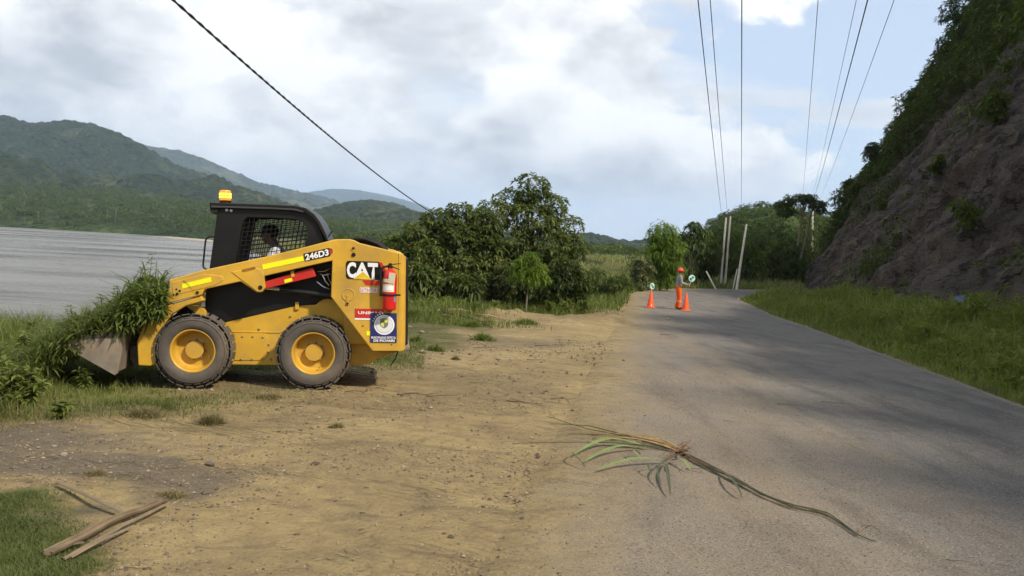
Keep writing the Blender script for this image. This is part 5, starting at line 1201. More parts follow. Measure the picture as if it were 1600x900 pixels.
GREY_SH = simple('grey_shirt', (0.27, 0.26, 0.265), 0.9, 0.2, 7.0, spec=0.2); ORG = simple('orange_workwear', (0.80, 0.115, 0.010), 0.85, 0.12, 7.0, spec=0.2)
BOOT = simple('dark_boot', (0.02, 0.018, 0.016), 0.6, 0.2)
wb = figure(worker, J, (1, -0.15, 0), GREY_SH, ORG, BOOT)
HEL = simple('red_helmet', (0.72, 0.050, 0.022), 0.35, 0.06)
m = MB(); hc = Vector((0.012, 0, 1.61)); vs = []
m.lathe([(0.128, -0.012), (0.126, 0.0), (0.120, 0.04), (0.100, 0.085), (0.06, 0.112), (0.0, 0.12)], hc, 'z', 24, cap0=False)
m.lathe([(0.120, -0.014), (0.142, -0.018), (0.142, -0.012), (0.124, -0.004)], hc, 'z', 24, True)
m.ball(hc+Vector((0.13, -0.02, -0.014)), (0.06, 0.09, 0.008), 14, 6)
m.box(hc+Vector((0, 0, 0.10)), (0.16, 0.022, 0.035))
o = m.build('helmet', HEL, wb, smooth=True); o['kind'] = 'stuff'
for z_ in (0.32, 0.36):
    for s in ('L', 'R'):
        q = Vector(J['an'+s]).lerp(Vector(J['kn'+s]), (z_-0.10)/0.39)
        MB().lathe([(0.083, -0.012), (0.086, 0), (0.083, 0.012)], q, 'z', 18, cap0=False).build('reflective_band', simple('band_silver', (0.75, 0.45, 0.25), 0.5), wb, smooth=True)
MINT = simple('mint_sign', (0.42, 0.68, 0.58), 0.5, 0.05); DKG = simple('dark_green_sign', (0.012, 0.075, 0.055), 0.5, 0.1); STICK = simple('pale_stick', (0.55, 0.48, 0.34), 0.8, 0.15)
def paddle(name, label, base, ctr, r_, nrm=(0, -1, 0), flip=1):
    rt = empty(name, base); tag(rt, label, 'sign'); b = Vector(base); c = Vector(ctr)-b
    MB().tube([(0, 0, 0), c], 0.014, 8).build('stick', STICK, rt, smooth=True)
    q = Vector(nrm).to_track_quat('Y', 'Z').to_matrix()
    m = MB(); m.lathe([(0.0, -0.012), (r_*0.98, -0.012), (r_, -0.004), (r_*0.98, 0.004), (0.0, 0.004)], (0, 0, 0), 'y', 32); m.v = [tuple(q @ Vector(v) + c) for v in m.v]
    fc = m.build('face', MINT, rt, smooth=True)
    for sgn in (1, -1):
        pl_ = [(-0.72, 0.05), (-0.55, 0.42), (-0.1, 0.62), (-0.02, 0.30), (0.30, -0.05), (0.55, 0.10), (0.74, -0.10), (0.62, -0.45), (0.25, -0.66), (0.05, -0.62), (0.02, -0.35), (-0.25, -0.05), (-0.42, 0.20)]
        m = MB(); m.prism([(a*r_*flip*sgn, bb*r_) for a, bb in pl_], 0.0055 if sgn > 0 else -0.0165, 0.0075 if sgn > 0 else -0.0135); m.v = [tuple(q @ Vector(v) + c) for v in m.v]
        m.build('arrow_mark', DKG, fc)
    return rt
hb = wk+Vector((0.37, -0.175, 0.98))
paddle('traffic_paddle', 'round green and white traffic paddle held by the road worker', hb, wk+Vector((0.46, -0.19, 1.32)), 0.145, (0.18, -1, 0))
CONE = simple('cone_orange', (0.86, 0.095, 0.012), 0.5, 0.08, 4.0, dirt=(0.3, 0.12, 0.05), dirt_amt=0.25)
def cone(px_, py_, label):
    g_ = ground_pt(px_, py_); z = float(base_z(g_.y))+0.03
    c = empty('traffic_cone', (g_.x, g_.y, z)); tag(c, label, 'traffic cone', 'orange cones beside the road worker')
    MB().box((0, 0, 0.012), (0.38, 0.38, 0.024)).build('base', CONE, c, bevel=0.008)
    MB().lathe([(0.155, 0.024), (0.150, 0.05), (0.03, 0.70), (0.024, 0.715), (0.0, 0.715)], (0, 0, 0), 'z', 28, cap0=False).build('cone_body', CONE, c, smooth=True)
    return c
c1 = cone(1016, 481.5, 'orange cone with a small paddle sign stuck in its top')
MB().lathe([(0.03, 0), (0.03, -0.004), (0, -0.004)], (0.02, -0.142, 0.10), 'y', 14).build('white_sticker', WHT, c1)
c2 = cone(1071, 486, 'plain orange cone right beside the road worker')
t1 = Vector(c1.location)+Vector((0, 0, 0.69))
paddle('traffic_paddle', 'small round green and white paddle standing in the cone top', t1, t1+Vector((0.03, 0, 0.20)), 0.14, (0.8, -1, 0), -1)
# operator in the cab, facing the bucket
op0 = LM @ L3(420, 452, 0.0)
oper = empty('person', op0, (0, 0, R(9))); tag(oper, 'person in dark cap and white shirt driving inside the mesh-sided cab', 'person')
hx, hz = L(418, 367, 0.0); bx_, bz_ = L(420, 452, 0.0); hx -= bx_; hz -= bz_
J = dict(head=(hx, 0, hz), neck=(hx+0.07, 0, hz-0.13), chest=(hx+0.12, 0, hz-0.32), pelvis=(hx+0.13, 0, 0.10),
         shL=(hx+0.10, -0.19, hz-0.20), elL=(hx-0.02, -0.24, hz-0.44), wrL=(hx-0.26, -0.20, hz-0.42), handL=((-1, 0, 0), (0, 0.5, -1), (0, 1, 0.2)),
         shR=(hx+0.10, 0.19, hz-0.20), elR=(hx-0.02, 0.24, hz-0.44), wrR=(hx-0.26, 0.20, hz-0.42), handR=((-1, 0, 0), (0, -0.5, -1), (0, -1, 0.2)),
         hipL=(hx+0.10, -0.10, 0.09), knL=(hx-0.32, -0.12, 0.14), anL=(hx-0.42, -0.12, -0.22), toeL=(hx-0.56, -0.12, -0.27),
         hipR=(hx+0.10, 0.10, 0.09), knR=(hx-0.32, 0.12, 0.14), anR=(hx-0.42, 0.12, -0.22), toeR=(hx-0.56, 0.12, -0.27))
ob = figure(oper, J, (-1, 0, 0), simple('white_shirt', (0.74, 0.74, 0.76), 0.9, 0.1, spec=0.2), simple('dark_trousers', (0.03, 0.035, 0.05), 0.9), BOOT, simple('dark_brown_skin', (0.150, 0.072, 0.045), 0.55, 0.1, 12.0), 0.009)
CAPM = simple('dark_cap', (0.013, 0.013, 0.015), 0.85, 0.2)
m = MB(); hc = Vector((hx+0.008, 0, hz+0.028))
m.lathe([(0.101, -0.01), (0.103, 0.02), (0.098, 0.055), (0.075, 0.088), (0.04, 0.102), (0.0, 0.106)], hc, 'z', 22, cap0=False)
m.v = [(x if x > hc.x else hc.x+(x-hc.x)*1.04, y*0.86, z) for x, y, z in m.v]
cp = m.build('cap', CAPM, ob, smooth=True)
MB().ball(hc+Vector((-0.125, 0, -0.004)), (0.085, 0.075, 0.009), 16, 6, rotm('Y', R(-10))).build('cap_brim', CAPM, cp, smooth=True)
MB().ball(Vector((hx+0.052, 0, hz+0.0)), (0.046, 0.074, 0.045), 14, 10).build('hair', simple('black_hair', (0.012, 0.010, 0.009), 0.8), ob, smooth=True)
# ---------------------------------------------------------------- poles and wires
POLE = simple('concrete_pole', (0.70, 0.65, 0.55), 0.9, 0.15, 2.0, dirt=(0.30, 0.26, 0.2), dirt_amt=0.4, spec=0.2)
WIRE = simple('wire_black', (0.015, 0.015, 0.016), 0.6, 0.1); WIREG = simple('wire_grey', (0.14, 0.15, 0.17), 0.5, 0.1)
def pole(px0, py0, px1, py1, Y, r0, r1, label, name='utility_pole', grp='utility poles at the bend'):
    a = at(px0, py0, Y); b = at(px1, py1, Y); z = zg(a.x, Y)-0.2; d = b-a; a2 = a-d*((a.z-z)/d.z)
    rt = empty(name, a2); tag(rt, label, 'pole', grp)
    MB().tube([(0, 0, 0), (b-a2)*0.5, b-a2], [r0, (r0+r1)/2, r1], 12).build('shaft', POLE, rt, smooth=True)
    return rt, b
p1, b1 = pole(1126.5, 438, 1134.5, 340, 66, 0.105, 0.075, 'left one of the two paired concrete poles at the bend')
p2, b2 = pole(1133.5, 436, 1141.5, 338, 66.6, 0.095, 0.07, 'right one of the two paired concrete poles at the bend')
p3, b3 = pole(1152.5, 443, 1166.5, 350, 62, 0.12, 0.07, 'single pale pole leaning beside the road bend')
p4, b4 = pole(1147.5, 441, 1152, 420, 63, 0.06, 0.05, 'short thin stake left of the single leaning pole', 'stake', None)
p5, b5 = pole(1112, 440, 1103.5, 424, 60, 0.06, 0.05, 'short slanting stake left of the paired poles', 'stake', None)
def wire(label, A, B, r, mat, sag=0.25, n=26, ext=0.35):
    A, B = Vector(A), Vector(B); A2 = A+(A-B)*ext; pts = []
    for i in range(n+1):
        t = i/n; p_ = A2.lerp(B, t); p_.z -= sag*4*t*(1-t); pts.append(p_)
    o = MB().tube(pts, r, 6).build('power_line', mat, None, smooth=True); return tag(o, label, 'power line', 'power lines over the road')
wire('power line left of the other two leading to the paired poles', at(1093.5, 2, 16), b1+Vector((-0.3, 0, -0.18)), 0.0105, WIRE)
wire('middle power line leading to the paired poles', at(1112, 2, 16), b2+Vector((-0.2, 0, -0.18)), 0.009, WIREG)
wire('straight upright-looking power line ending above the single leaning pole', at(1159.5, 2, 16), at(1158.5, 330, 90), 0.011, WIRE, 0.1)
pb = at(1268, 335, 112)
pr_, bt = pole(1268, 430, 1270, 309, 112, 0.16, 0.11, 'pole half hidden behind the crown of the tall twin-trunked tree')
for (xa, xb, mt, rr_, lb) in [(1278, 1254, WIREG, 0.0075, 'thin power line left of the bundle above the tall tree'), (1333, 1268, WIREG, 0.006, 'faint power line left of the thick one above the tall tree'), (1349, 1271, WIRE, 0.013, 'thick dark power line above the tall tree'), (1387, 1280, WIREG, 0.0075, 'thin power line nearest the rock cutting')]:
    wire(lb, at(xa, 2, 18), at(xb, 312, 112), rr_, mt, 0.6)
# twisted cable running into the trees
A = at(310, 0, 8.5); B = at(712, 352, 28.5); A2 = A+(A-B)*0.25; d = (B-A2); ln = d.length; dn = d.normalized(); s1 = dn.cross(Vector((0, 0, 1))).normalized(); s2 = s1.cross(dn)
m = MB(); Ncp = 460
for ph in (0, math.pi):
    pts = []
    for i in range(Ncp+1):
        t = i/Ncp; a = ph+2*math.pi*t*ln/0.42; q = A2+d*t; q.z -= 0.35*4*t*(1-t); pts.append(q+(s1*math.cos(a)+s2*math.sin(a))*0.0085)
    m.tube(pts, 0.0085, 5)
cb = m.build('overhead_cable', WIRE, None, smooth=True); tag(cb, 'thick twisted black cable slanting down into the spreading tree', 'cable'); cb['kind'] = 'stuff'; del cb['kind']
# ---------------------------------------------------------------- uprooted grass on the road
def gp(px_, py_, up=0.0):
    d = ray(px_, py_); t = 3.0; Y_ = 6.0
    for _ in range(40):
        z = float(base_z(Y_))+0.03+up; t = (z-CAMZ)/d.z; Y_ = 0.5*Y_+0.5*t*d.y
    return Vector((d.x*t, d.y*t, z))
UG_G = simple('fresh_blade', (0.150, 0.215, 0.040), 0.6, 0.3, 12.0); UG_D = simple('wilted_blade', (0.060, 0.065, 0.022), 0.75, 0.3, 12.0); UG_S = simple('straw_stem', (0.42, 0.28, 0.11), 0.75, 0.3, 14.0); UG_R = simple('root_brown', (0.16, 0.075, 0.035), 0.85, 0.3, 14.0)
ug = empty('uprooted_grass', gp(1062, 708)); tag(ug, 'uprooted grass clump with long trailing stem lying on the asphalt', 'grass clump')
ugo = ug.location.copy()
def smooth_path(pts, n=14):
    out = []; k = len(pts)
    for i in range(n+1):
        t = i/n*(k-1); j = min(int(t), k-2); f = t-j; p0 = pts[max(j-1, 0)]; p1_ = pts[j]; p2_ = pts[j+1]; p3_ = pts[min(j+2, k-1)]
        out.append(0.5*((2*p1_)+(p2_-p0)*f+(2*p0-5*p1_+4*p2_-p3_)*f*f+(3*p1_-p0-3*p2_+p3_)*f**3))
    return out
def ug_blade(pix, w_, mat, lift=0.05, fold=0.25):
    w_ *= 1.25
    P = smooth_path([gp(a, b) for a, b in pix], 16); k = len(P); vs = []
    for i, p_ in enumerate(P):
        t = i/(k-1); d = (P[min(i+1, k-1)]-P[max(i-1, 0)]).normalized(); s = d.cross(Vector((0, 0, 1))).normalized()
        ww = w_*0.5*(math.sin(math.pi*min(1, 0.12+0.88*t))**0.6)*(1 if t < 0.97 else 0.2); h_ = lift*math.sin(math.pi*t)+0.012
        c = p_-ugo+Vector((0, 0, h_)); vs += [c-s*ww+Vector((0, 0, ww*fold)), c, c+s*ww+Vector((0, 0, ww*fold))]
    f = []
    for i in range(k-1): f += [(3*i, 3*i+1, 3*i+4, 3*i+3), (3*i+1, 3*i+2, 3*i+5, 3*i+4)]
    return MB().add(vs, f).build('leaf_blade', mat, ug, smooth=True)
def ug_stem(pix, r_, mat, lift=0.03, name='stem'):
    P = smooth_path([gp(a, b) for a, b in pix], 16); k = len(P)
    return MB().tube([p_-ugo+Vector((0, 0, lift*math.sin(math.pi*i/(k-1))+0.010)) for i, p_ in enumerate(P)], [r_*(1-0.55*i/(k-1)) for i in range(k)], 6).build(name, mat, ug, smooth=True)
for pts in [[(1065, 706), (985, 700), (900, 697), (800, 695)], [(1062, 705), (960, 684), (915, 675), (855, 652)], [(1058, 704), (940, 676), (905, 670), (860, 664)], [(1058, 706), (980, 690), (930, 685), (888, 680)]]: ug_stem(pts, 0.006, UG_D)
for k in range(11):
    a = rng.uniform(-6, 6); e = rng.uniform(920, 1000); ug_stem([(1064+rng.uniform(-4, 4), 706+a*0.4), ((e+1064)/2, 694+a*0.5), (e, 680+a+(e-920)*0.14)], rng.uniform(0.004, 0.007), UG_S if k % 3 else UG_R, 0.05)
for pts, w_, mt in [([(1010, 702), (950, 697), (895, 714)], 0.045, UG_G), ([(1000, 703), (960, 710), (913, 725)], 0.035, UG_G), ([(1042, 724), (990, 729), (932, 738)], 0.035, UG_G), ([(896, 712), (896, 722), (915, 733)], 0.014, UG_D), ([(1040, 727), (1042, 750), (1047, 778)], 0.022, UG_D), ([(1056, 714), (1028, 742), (1033, 763)], 0.014, UG_D), ([(1050, 722), (1066, 730), (1079, 739)], 0.020, UG_G), ([(1030, 733), (1012, 738), (1018, 746)], 0.014, UG_D), ([(1000, 712), (990, 716), (1002, 722)], 0.016, UG_G), ([(1044, 728), (1055, 740), (1064, 746)], 0.010, UG_D), ([(985, 700), (940, 695), (925, 690)], 0.02, UG_G)]: ug_blade(pts, w_, mt)
for k in range(9):
    j = lambda s: rng.uniform(-s, s)
    e = rng.integers(4, 9); tail = [(1065, 708), (1085, 721), (1120, 738), (1150, 754), (1190, 775), (1240, 795), (1290, 808), (1340, 838), (1366, 846)][:max(e, 3)+1]
    ug_stem([(a+j(3), b+j(2.5)) for a, b in tail], rng.uniform(0.005, 0.009), UG_D if k % 3 else UG_R, 0.015)
for pts in [[(1128, 741), (1145, 764), (1160, 782)], [(1100, 732), (1086, 735), (1110, 741)]]: ug_blade(pts, 0.018, UG_D)
for pts in [[(1352, 828), (1362, 831), (1376, 836)], [(1340, 838), (1352, 832), (1345, 826)]]: ug_stem(pts, 0.003, UG_R)
for k in range(14): ug_stem([(1064, 707), (1064+rng.uniform(-14, 16), 707+rng.uniform(-10, 14)), (1064+rng.uniform(-30, 34), 707+rng.uniform(-16, 20))], 0.0035, UG_R, 0.05, 'root')
# ---------------------------------------------------------------- split bamboo
BAM = simple('dry_bamboo', (0.185, 0.135, 0.078), 0.7, 0.35, 10.0, bump=0.2); BAMI = simple('bamboo_inside', (0.115, 0.085, 0.06), 0.9, 0.3, 10.0)
def ground_at(px_, py_): g_ = ground_pt(px_, py_); return g_
def cane(label, a, b, r_, arc0, arc1, mat, lift=0.0, nodes=4):
    A = ground_at(*a); B = ground_at(*b); rt = empty('split_bamboo', A); tag(rt, label, 'bamboo strip', 'split bamboo pieces on the dirt')
    d = (B-A); dn = d.normalized(); s = dn.cross(Vector((0, 0, 1))).normalized(); u_ = s.cross(dn)
    m = MB(); K = 18; Q = 8; vs = []
    for i in range(K+1):
        t = i/K; c = d*t+u_*(r_+0.012+lift*t+0.01*math.sin(3*t)); rr_ = r_*(1-0.15*t)*(1.06 if any(abs(t-(n_+0.5)/nodes) < 0.02 for n_ in range(nodes)) else 1)
        zoff = zg((A+d*t).x, (A+d*t).y)-(A+d*t).z; c = c+Vector((0, 0, max(zoff, 0)))
        for k in range(Q+1):
            q = arc0+(arc1-arc0)*k/Q
            for e in (1.0, 0.72): vs.append(c+(s*math.cos(q)+u_*math.sin(q))*rr_*e)
    st = 2*(Q+1); f = []
    for i in range(K):
        for k in range(Q):
            o = i*st+2*k; f += [(o, o+2, o+st+2, o+st), (o+1, o+st+1, o+st+3, o+3)]
        o = i*st; f += [(o, o+st, o+st+1, o+1), (o+2*Q, o+2*Q+1, o+st+2*Q+1, o+st+2*Q)]
    m.add(vs, f).build('culm', mat, rt, smooth=True, autosmooth=50)
    return rt
cane('half-round split bamboo lying with its hollow side up', (74, 875), (257, 791), 0.030, R(172), R(368), BAM)
cane('long narrow bamboo slat lying beside the hollow half', (98, 884), (264, 794), 0.014, R(20), R(170), BAM)
cane('short narrow slat along the front of the bamboo pair', (110, 880), (205, 832), 0.012, R(20), R(170), BAM)
cane('single bamboo slat lying crosswise behind the others', (91, 762), (195, 814), 0.016, R(10), R(170), BAM)
cane('thin dark slat under the near end of the hollow bamboo', (66, 874), (130, 856), 0.012, R(10), R(170), BAMI)
# ---------------------------------------------------------------- stones, twigs, tufts, weeds
def stone_mesh(seed):
    g_ = np.random.default_rng(seed); bm = bmesh.new(); bmesh.ops.create_icosphere(bm, subdivisions=2, radius=1.0)
    for v in bm.verts:
        q = v.co; k = 1+0.28*float(fbm(np.array([q.x*1.3+seed]), np.array([q.y*1.3+q.z*1.7]), seed, 3)[0]); v.co = Vector((q.x*k*1.15, q.y*k*0.9, q.z*k*0.62))
    me = bpy.data.meshes.new('stone'); bm.to_mesh(me); bm.free(); return me
STM = [simple('stone_pale', (0.25, 0.205, 0.15), 0.9, 0.3, 3.0, spec=0.2), simple('stone_grey', (0.12, 0.105, 0.09), 0.9, 0.3, 3.0, spec=0.2), simple('stone_tan', (0.20, 0.15, 0.095), 0.9, 0.3, 3.0, spec=0.2)]
stm = []
for i in range(6): me = stone_mesh(300+i); me.materials.append(STM[i % 3]); stm.append(me)
def stone(px_, py_, r_px, k=None, label='small pale or grey stone lying loose on the ground', onroad=False):
    g_ = gp(px_, py_) if onroad else ground_pt(px_, py_); r_ = r_px*g_.y/FPX
    o = link('stone', stm[int(rng.integers(0, 6)) if k is None else k]); o.location = g_+Vector((0, 0, r_*0.30)); o.scale = (r_, r_, r_*rng.uniform(0.8, 1.1)); o.rotation_euler = (rng.uniform(-.2, .2), rng.uniform(-.2, .2), rng.uniform(0, 6.28))
    return tag(o, label, 'stone', 'loose stones on the dirt' if 'loose' in label else None)
stone(328, 727, 7.5, 1, 'largest dark grey rounded stone on the bare dirt')
stone(1043, 500, 4, 0, 'white pebble on the asphalt in front of the road worker', True)
for q in [(272, 682, 4, 0), (100, 712, 6, 0), (200, 670, 3, 0), (278, 796, 4, 2), (205, 768, 2.5, 0), (462, 738, 2.5, 0), (436, 774, 4, 2), (779, 562, 4, 0), (659, 520, 4, 0), (660, 551, 5, 0), (85, 698, 4, 0), (60, 700, 3, 3), (70, 732, 5, 1), (345, 698, 3, 1), (640, 512, 4, 2), (760, 497, 5, 2), (700, 500, 4, 2), (720, 485, 4, 0), (845, 868, 3, 2), (265, 870, 3, 2)]: stone(*q)
for i in range(90):
    for _ in range(40):
        px_, py_ = rng.uniform(60, 900), 490+400*rng.random()**1.3
        if not ((230 < px_ < 640 and py_ < 615) or (px_ < 330 and py_ < 660) or (px_ < 200 and py_ > 740)): break
    stone(px_, py_, rng.uniform(1.4, 3.4))
TWG = simple('twig_brown', (0.085, 0.055, 0.032), 0.9, 0.3, 12.0)
def twig_mesh(seed):
    g_ = np.random.default_rng(seed); m = MB(); p_ = Vector((-0.5, 0, 0)); pts = [p_]
    for i in range(6): p_ = p_+Vector((0.17, g_.normal(0, 0.035), abs(g_.normal(0, 0.02)))); pts.append(p_)
    m.tube(pts, [0.022*(1-i*0.11) for i in range(7)], 5); me_o = m.build('twig', TWG); me = me_o.data; bpy.data.objects.remove(me_o); return me
twm = [twig_mesh(i) for i in range(5)]
def twig(px_, py_, lpx, ang, label='short dry twig lying on the dirt', grp='twigs scattered over the dirt', onroad=False):
    g_ = gp(px_, py_) if onroad else ground_pt(px_, py_); l_ = lpx*g_.y/FPX; o = link('twig', twm[int(rng.integers(0, 5))]); o.location = g_+Vector((0, 0, 0.012*l_+0.004)); o.scale = (l_, l_, l_*0.7); o.rotation_euler = (0, 0, R(ang)); return tag(o, label, 'twig', grp)
for q in [(655, 620, 60, 4), (690, 622, 50, -8), (635, 617, 30, 12), (700, 530, 26, 10), (580, 640, 30, 20), (708, 560, 18, 60), (760, 545, 40, 5), (860, 542, 50, 8), (838, 563, 30, -4), (880, 552, 25, 20), (225, 790, 30, -18), (320, 790, 26, -20), (215, 765, 34, -15), (790, 470, 26, 5), (560, 615, 46, -5), (600, 606, 26, 30), (820, 630, 60, -14), (880, 626, 40, -10), (300, 835, 18, -50), (215, 890, 46, -8), (745, 600, 26, 4)]: twig(*q)
for q in [(1090, 591, 10, 10), (1092, 612, 9, 30), (1140, 660, 20, -30), (1230, 633, 30, -12), (1300, 630, 34, -14), (1045, 524, 28, -4), (1345, 680, 10, 5), (1500, 880, 40, -30), (1570, 885, 24, -20), (1110, 680, 8, 0), (1430, 682, 10, 40)]: twig(*q, label='dark twig fragment lying on the asphalt', grp='twigs on the asphalt', onroad=True)
# fallen branch by the dirt heap
A = ground_pt(672, 490); pts = [ground_pt(a, b)-A+Vector((0, 0, 0.04)) for a, b in [(672, 490), (700, 491), (730, 497), (755, 506), (768, 515)]]
fb_ = empty('fallen_branch', A); tag(fb_, 'long thin fallen branch on the dirt beside the tail of the loader', 'branch')
MB().tube(pts, [0.035, 0.032, 0.026, 0.020, 0.012], 7).build('stem', TWG, fb_, smooth=True)
for (a, b, c_) in [(2, (0.5, 0.2, 0.08), .012), (3, (0.35, -0.25, 0.05), .010), (1, (0.3, 0.3, 0.10), .010)]: MB().tube([pts[a], pts[a]+Vector(b)*0.5+Vector((0, 0, 0.02)), pts[a]+Vector(b)], [c_, c_*0.8, c_*0.4], 6).build('side_shoot', TWG, fb_, smooth=True)
for (a, b, w_) in [((682, 487), (735, 488), .07), ((742, 493), (790, 501), .05), ((690, 494), (715, 499), .04), ((845, 470), (872, 472), .05)]:
    A = ground_pt(*a); B = ground_pt(*b); m = MB(); m.tube([(0, 0, 0.03), (B-A)*0.5+Vector((0, 0, 0.06)), B-A+Vector((0, 0, 0.03))], [w_*0.5, w_*0.55, w_*0.35], 7)
    o = m.build('dead_leaf_sheath', simple('dry_sheath', (0.33, 0.22, 0.12), 0.9, 0.3, 6.0), None, smooth=True); o.location = A; tag(o, 'dry tan leaf sheath lying on the heap of dirt', 'leaf sheath', 'dry sheaths on the dirt heap')
def tuft(px_, py_, wpx, hpx, n_, mat, label, grp='grass tufts growing on the dirt', tint=0.5):
    wpx *= 0.75
    g_ = ground_pt(px_, py_); w_ = wpx*g_.y/FPX*0.5; h_ = hpx*g_.y/FPX
    q = np.clip(rng.normal(0, 0.40, (n_, 2)), -0.95, 0.95); Px = q[:, 0]*w_; Py = q[:, 1]*w_*0.8; Pz = Hs(Px+g_.x, Py+g_.y)-g_.z-0.01
    Vg, Fg, ns = blades(np.stack([Px, Py, Pz], 1), h_*rng.uniform(0.4, 1.2, n_)*np.exp(-(q**2).sum(1)*0.8), np.full(n_, max(0.004, g_.y*0.0008))*rng.uniform(0.7, 1.4, n_), rng.uniform(0.4, 1.3, n_), 3)
    o = mesh_np('grass_tuft', Vg, Fg, mat, tint=np.tile(np.clip(rng.normal(tint, 0.2, n_), 0, 1), ns)); o.location = g_; o['kind'] = 'stuff'; del o['kind']; return tag(o, label, 'grass tuft', grp)
for q, lb in [((680, 548, 46, 16, 420), 'green tuft on the bare dirt just right of the loader tail'), ((755, 532, 56, 20, 500), 'green tuft on the dirt in front of the fallen branch'), ((822, 506, 60, 14, 420), 'wide low tuft beside the dirt heap below the sapling'), ((735, 511, 50, 16, 360), 'tuft on the dirt heap beside the fallen branch tip'), ((646, 497, 34, 26, 420), 'leafy tuft close behind the loader tail'), ((648, 536, 26, 22, 300), 'small tuft beside the rear corner of the loader'), ((745, 482, 60, 16, 420), 'strip of green along the foot of the thicket')]: tuft(*q, GR, lb)
for q, lb in [((331, 662, 66, 26, 700), 'dry tuft on the dirt below the front wheel'), ((272, 775, 80, 14, 700), 'dry straw patch behind the bamboo pieces'), ((525, 668, 40, 14, 300), 'small dry tuft on the dirt below the rear wheel'), ((712, 562, 22, 10, 240), 'tiny dark tuft on the open dirt'), ((150, 740, 70, 12, 500), 'sparse dry grass between the turf and the grey gravel'), ((418, 622, 80, 14, 700), 'dry trampled grass under the loader between the wheels'), ((225, 650, 90, 22, 900), 'straw-coloured grass in front of the bucket')]: tuft(*q, GR_DRY, lb, tint=0.4)
WD = leaf_mat('weed_leaf', (0.034, 0.060, 0.010), (0.165, 0.220, 0.042), 0.38)
def weed(px_, py_, hpx, n_, L_, W_, label, Y=None, mat=GR):
    g_ = ground_pt(px_, py_) if Y is None else Vector(gpos(px_, Y, py_)); h_ = hpx*g_.y/FPX; rt = empty('weed', g_); tag(rt, label, 'weed', 'broad-leaved weeds on the bank')
    V_ = []; st_ = MB()
    for k in range(n_):
        a = rng.uniform(0, 6.28); l_ = rng.uniform(0.1, 0.42); tip = Vector((math.cos(a)*l_*h_, math.sin(a)*l_*h_, h_*rng.uniform(0.6, 1.05)))
        st_ = MB().tube([(0, 0, -0.03), tip*0.5+Vector((0, 0, 0.08*h_)), tip], [0.006, 0.004, 0.002], 5); st_.build('stem', UG_D, rt)
        t = rng.uniform(0.3, 1.0, 7); C = np.array([tuple(tip*float(x)) for x in t]); A_ = np.tile([0, 0, 1.0], (7, 1))+rng.normal(0, 0.3, (7, 3))
        V_.append(rosettes(C, A_, 4, np.full(7, L_), W_, 0.7, 0.7, 0.25))
    Vw, Fw, Tw = joinv(V_); mesh_np('foliage', Vw, Fw, mat, rt, tint=Tw); return rt
for q, lb in [((40, 640, 64, 7, 0.11, 0.35), 'bushy green weed at the edge of the grey gravel, tallest on the left'), ((10, 600, 80, 7, 0.13, 0.35), 'leafy weed rising over the bank grass near the frame edge'), ((45, 548, 50, 3, 0.09, 0.7), 'thin weed with small round leaves against the river'), ((95, 655, 36, 5, 0.10, 0.35), 'low weed with a yellowing leaf before the bucket'), ((130, 612, 34, 4, 0.10, 0.3), 'weed half buried in grass beside the bucket corner'), ((8, 640, 84, 6, 0.14, 0.3), 'tall weed sprouting beside the gravel at the bank')]: weed(*q, lb)
for (px_, Y_, s_) in [(650, 24.5, 26), (672, 24.2, 22), (700, 24.4, 22), (725, 24.6, 18), (775, 25, 20), (860, 25.5, 24), (885, 25.8, 26), (912, 26, 24)]: weed(px_, 470, s_, 7, 0.16, 0.35, 'light green leafy weed along the foot of the trees', Y_)
# ---------------------------------------------------------------- heap of cut weeds in the bucket
tx = [40, 78, 110, 150, 190, 215, 232, 262]; ty = [545, 516, 498, 486, 466, 442, 438, 446]; bx2 = [40, 78, 115, 150, 190, 215, 232, 262]; by2 = [600, 580, 552, 522, 512, 508, 500, 478]
N = 6200; px_ = rng.uniform(40, 258, N); f = rng.random(N)**0.8; top = np.interp(px_, tx, ty); bot = np.interp(px_, bx2, by2); ly = rng.uniform(-0.95, 0.75, N)
py_ = bot+(top-bot)*f*(1-0.35*np.abs(ly)**2)+rng.normal(0, 3, N)
keep = ~((px_ > 196) & (ly > -0.55) & (py_ > 505)); px_, py_, ly = px_[keep], py_[keep], ly[keep]
P = np.array([tuple(LM @ L3(a, b, c_)) for a, b, c_ in zip(px_, py_, ly)])
right = px_ > 190+rng.normal(0, 14, len(px_))
az = rng.uniform(0, 6.28, len(P)); up3 = np.array([0, 0, 1.0])
D = np.stack([np.cos(az), np.sin(az), rng.normal(0.1, 0.5, len(P))], 1)
Vb, Fb, ns = blades(P[~right]-up3*0.05, rng.uniform(0.12, 0.38, (~right).sum()), rng.uniform(0.006, 0.013, (~right).sum()), rng.uniform(0.9, 2.0, (~right).sum()), 3)
k2 = np.nonzero(~right)[0]; Ve, Fe, Te = rosettes(P[k2[::3]], D[k2[::3]], 5, rng.uniform(0.07, 0.16, len(k2[::3])), 0.22, 0.8, 0.6, 0.4)
Vh, Fh, Th = joinv([(Vb, Fb, np.tile(np.clip(rng.normal(0.45, 0.25, (~right).sum()), 0, 1), ns)), (Ve, Fe, Te*0.8)])
tag(mesh_np('cut_grass_heap', Vh, Fh, GR, tint=Th), 'heap of cut grass piled over the bucket edge', kind='stuff')
Vr, Fr, Tr = rosettes(P[right], D[right]+up3*0.5, 6, rng.uniform(0.07, 0.17, right.sum()), 0.24, 0.8, 0.6, 0.3)
k2 = rng.choice(np.nonzero(right)[0], 320); Vb, Fb, ns = blades(P[k2], rng.uniform(0.25, 0.55, 320), rng.uniform(0.012, 0.026, 320), rng.uniform(1.0, 2.0, 320), 3)
Vh, Fh, Th = joinv([(Vr, Fr, Tr), (Vb, Fb, np.tile(rng.random(320), ns))])
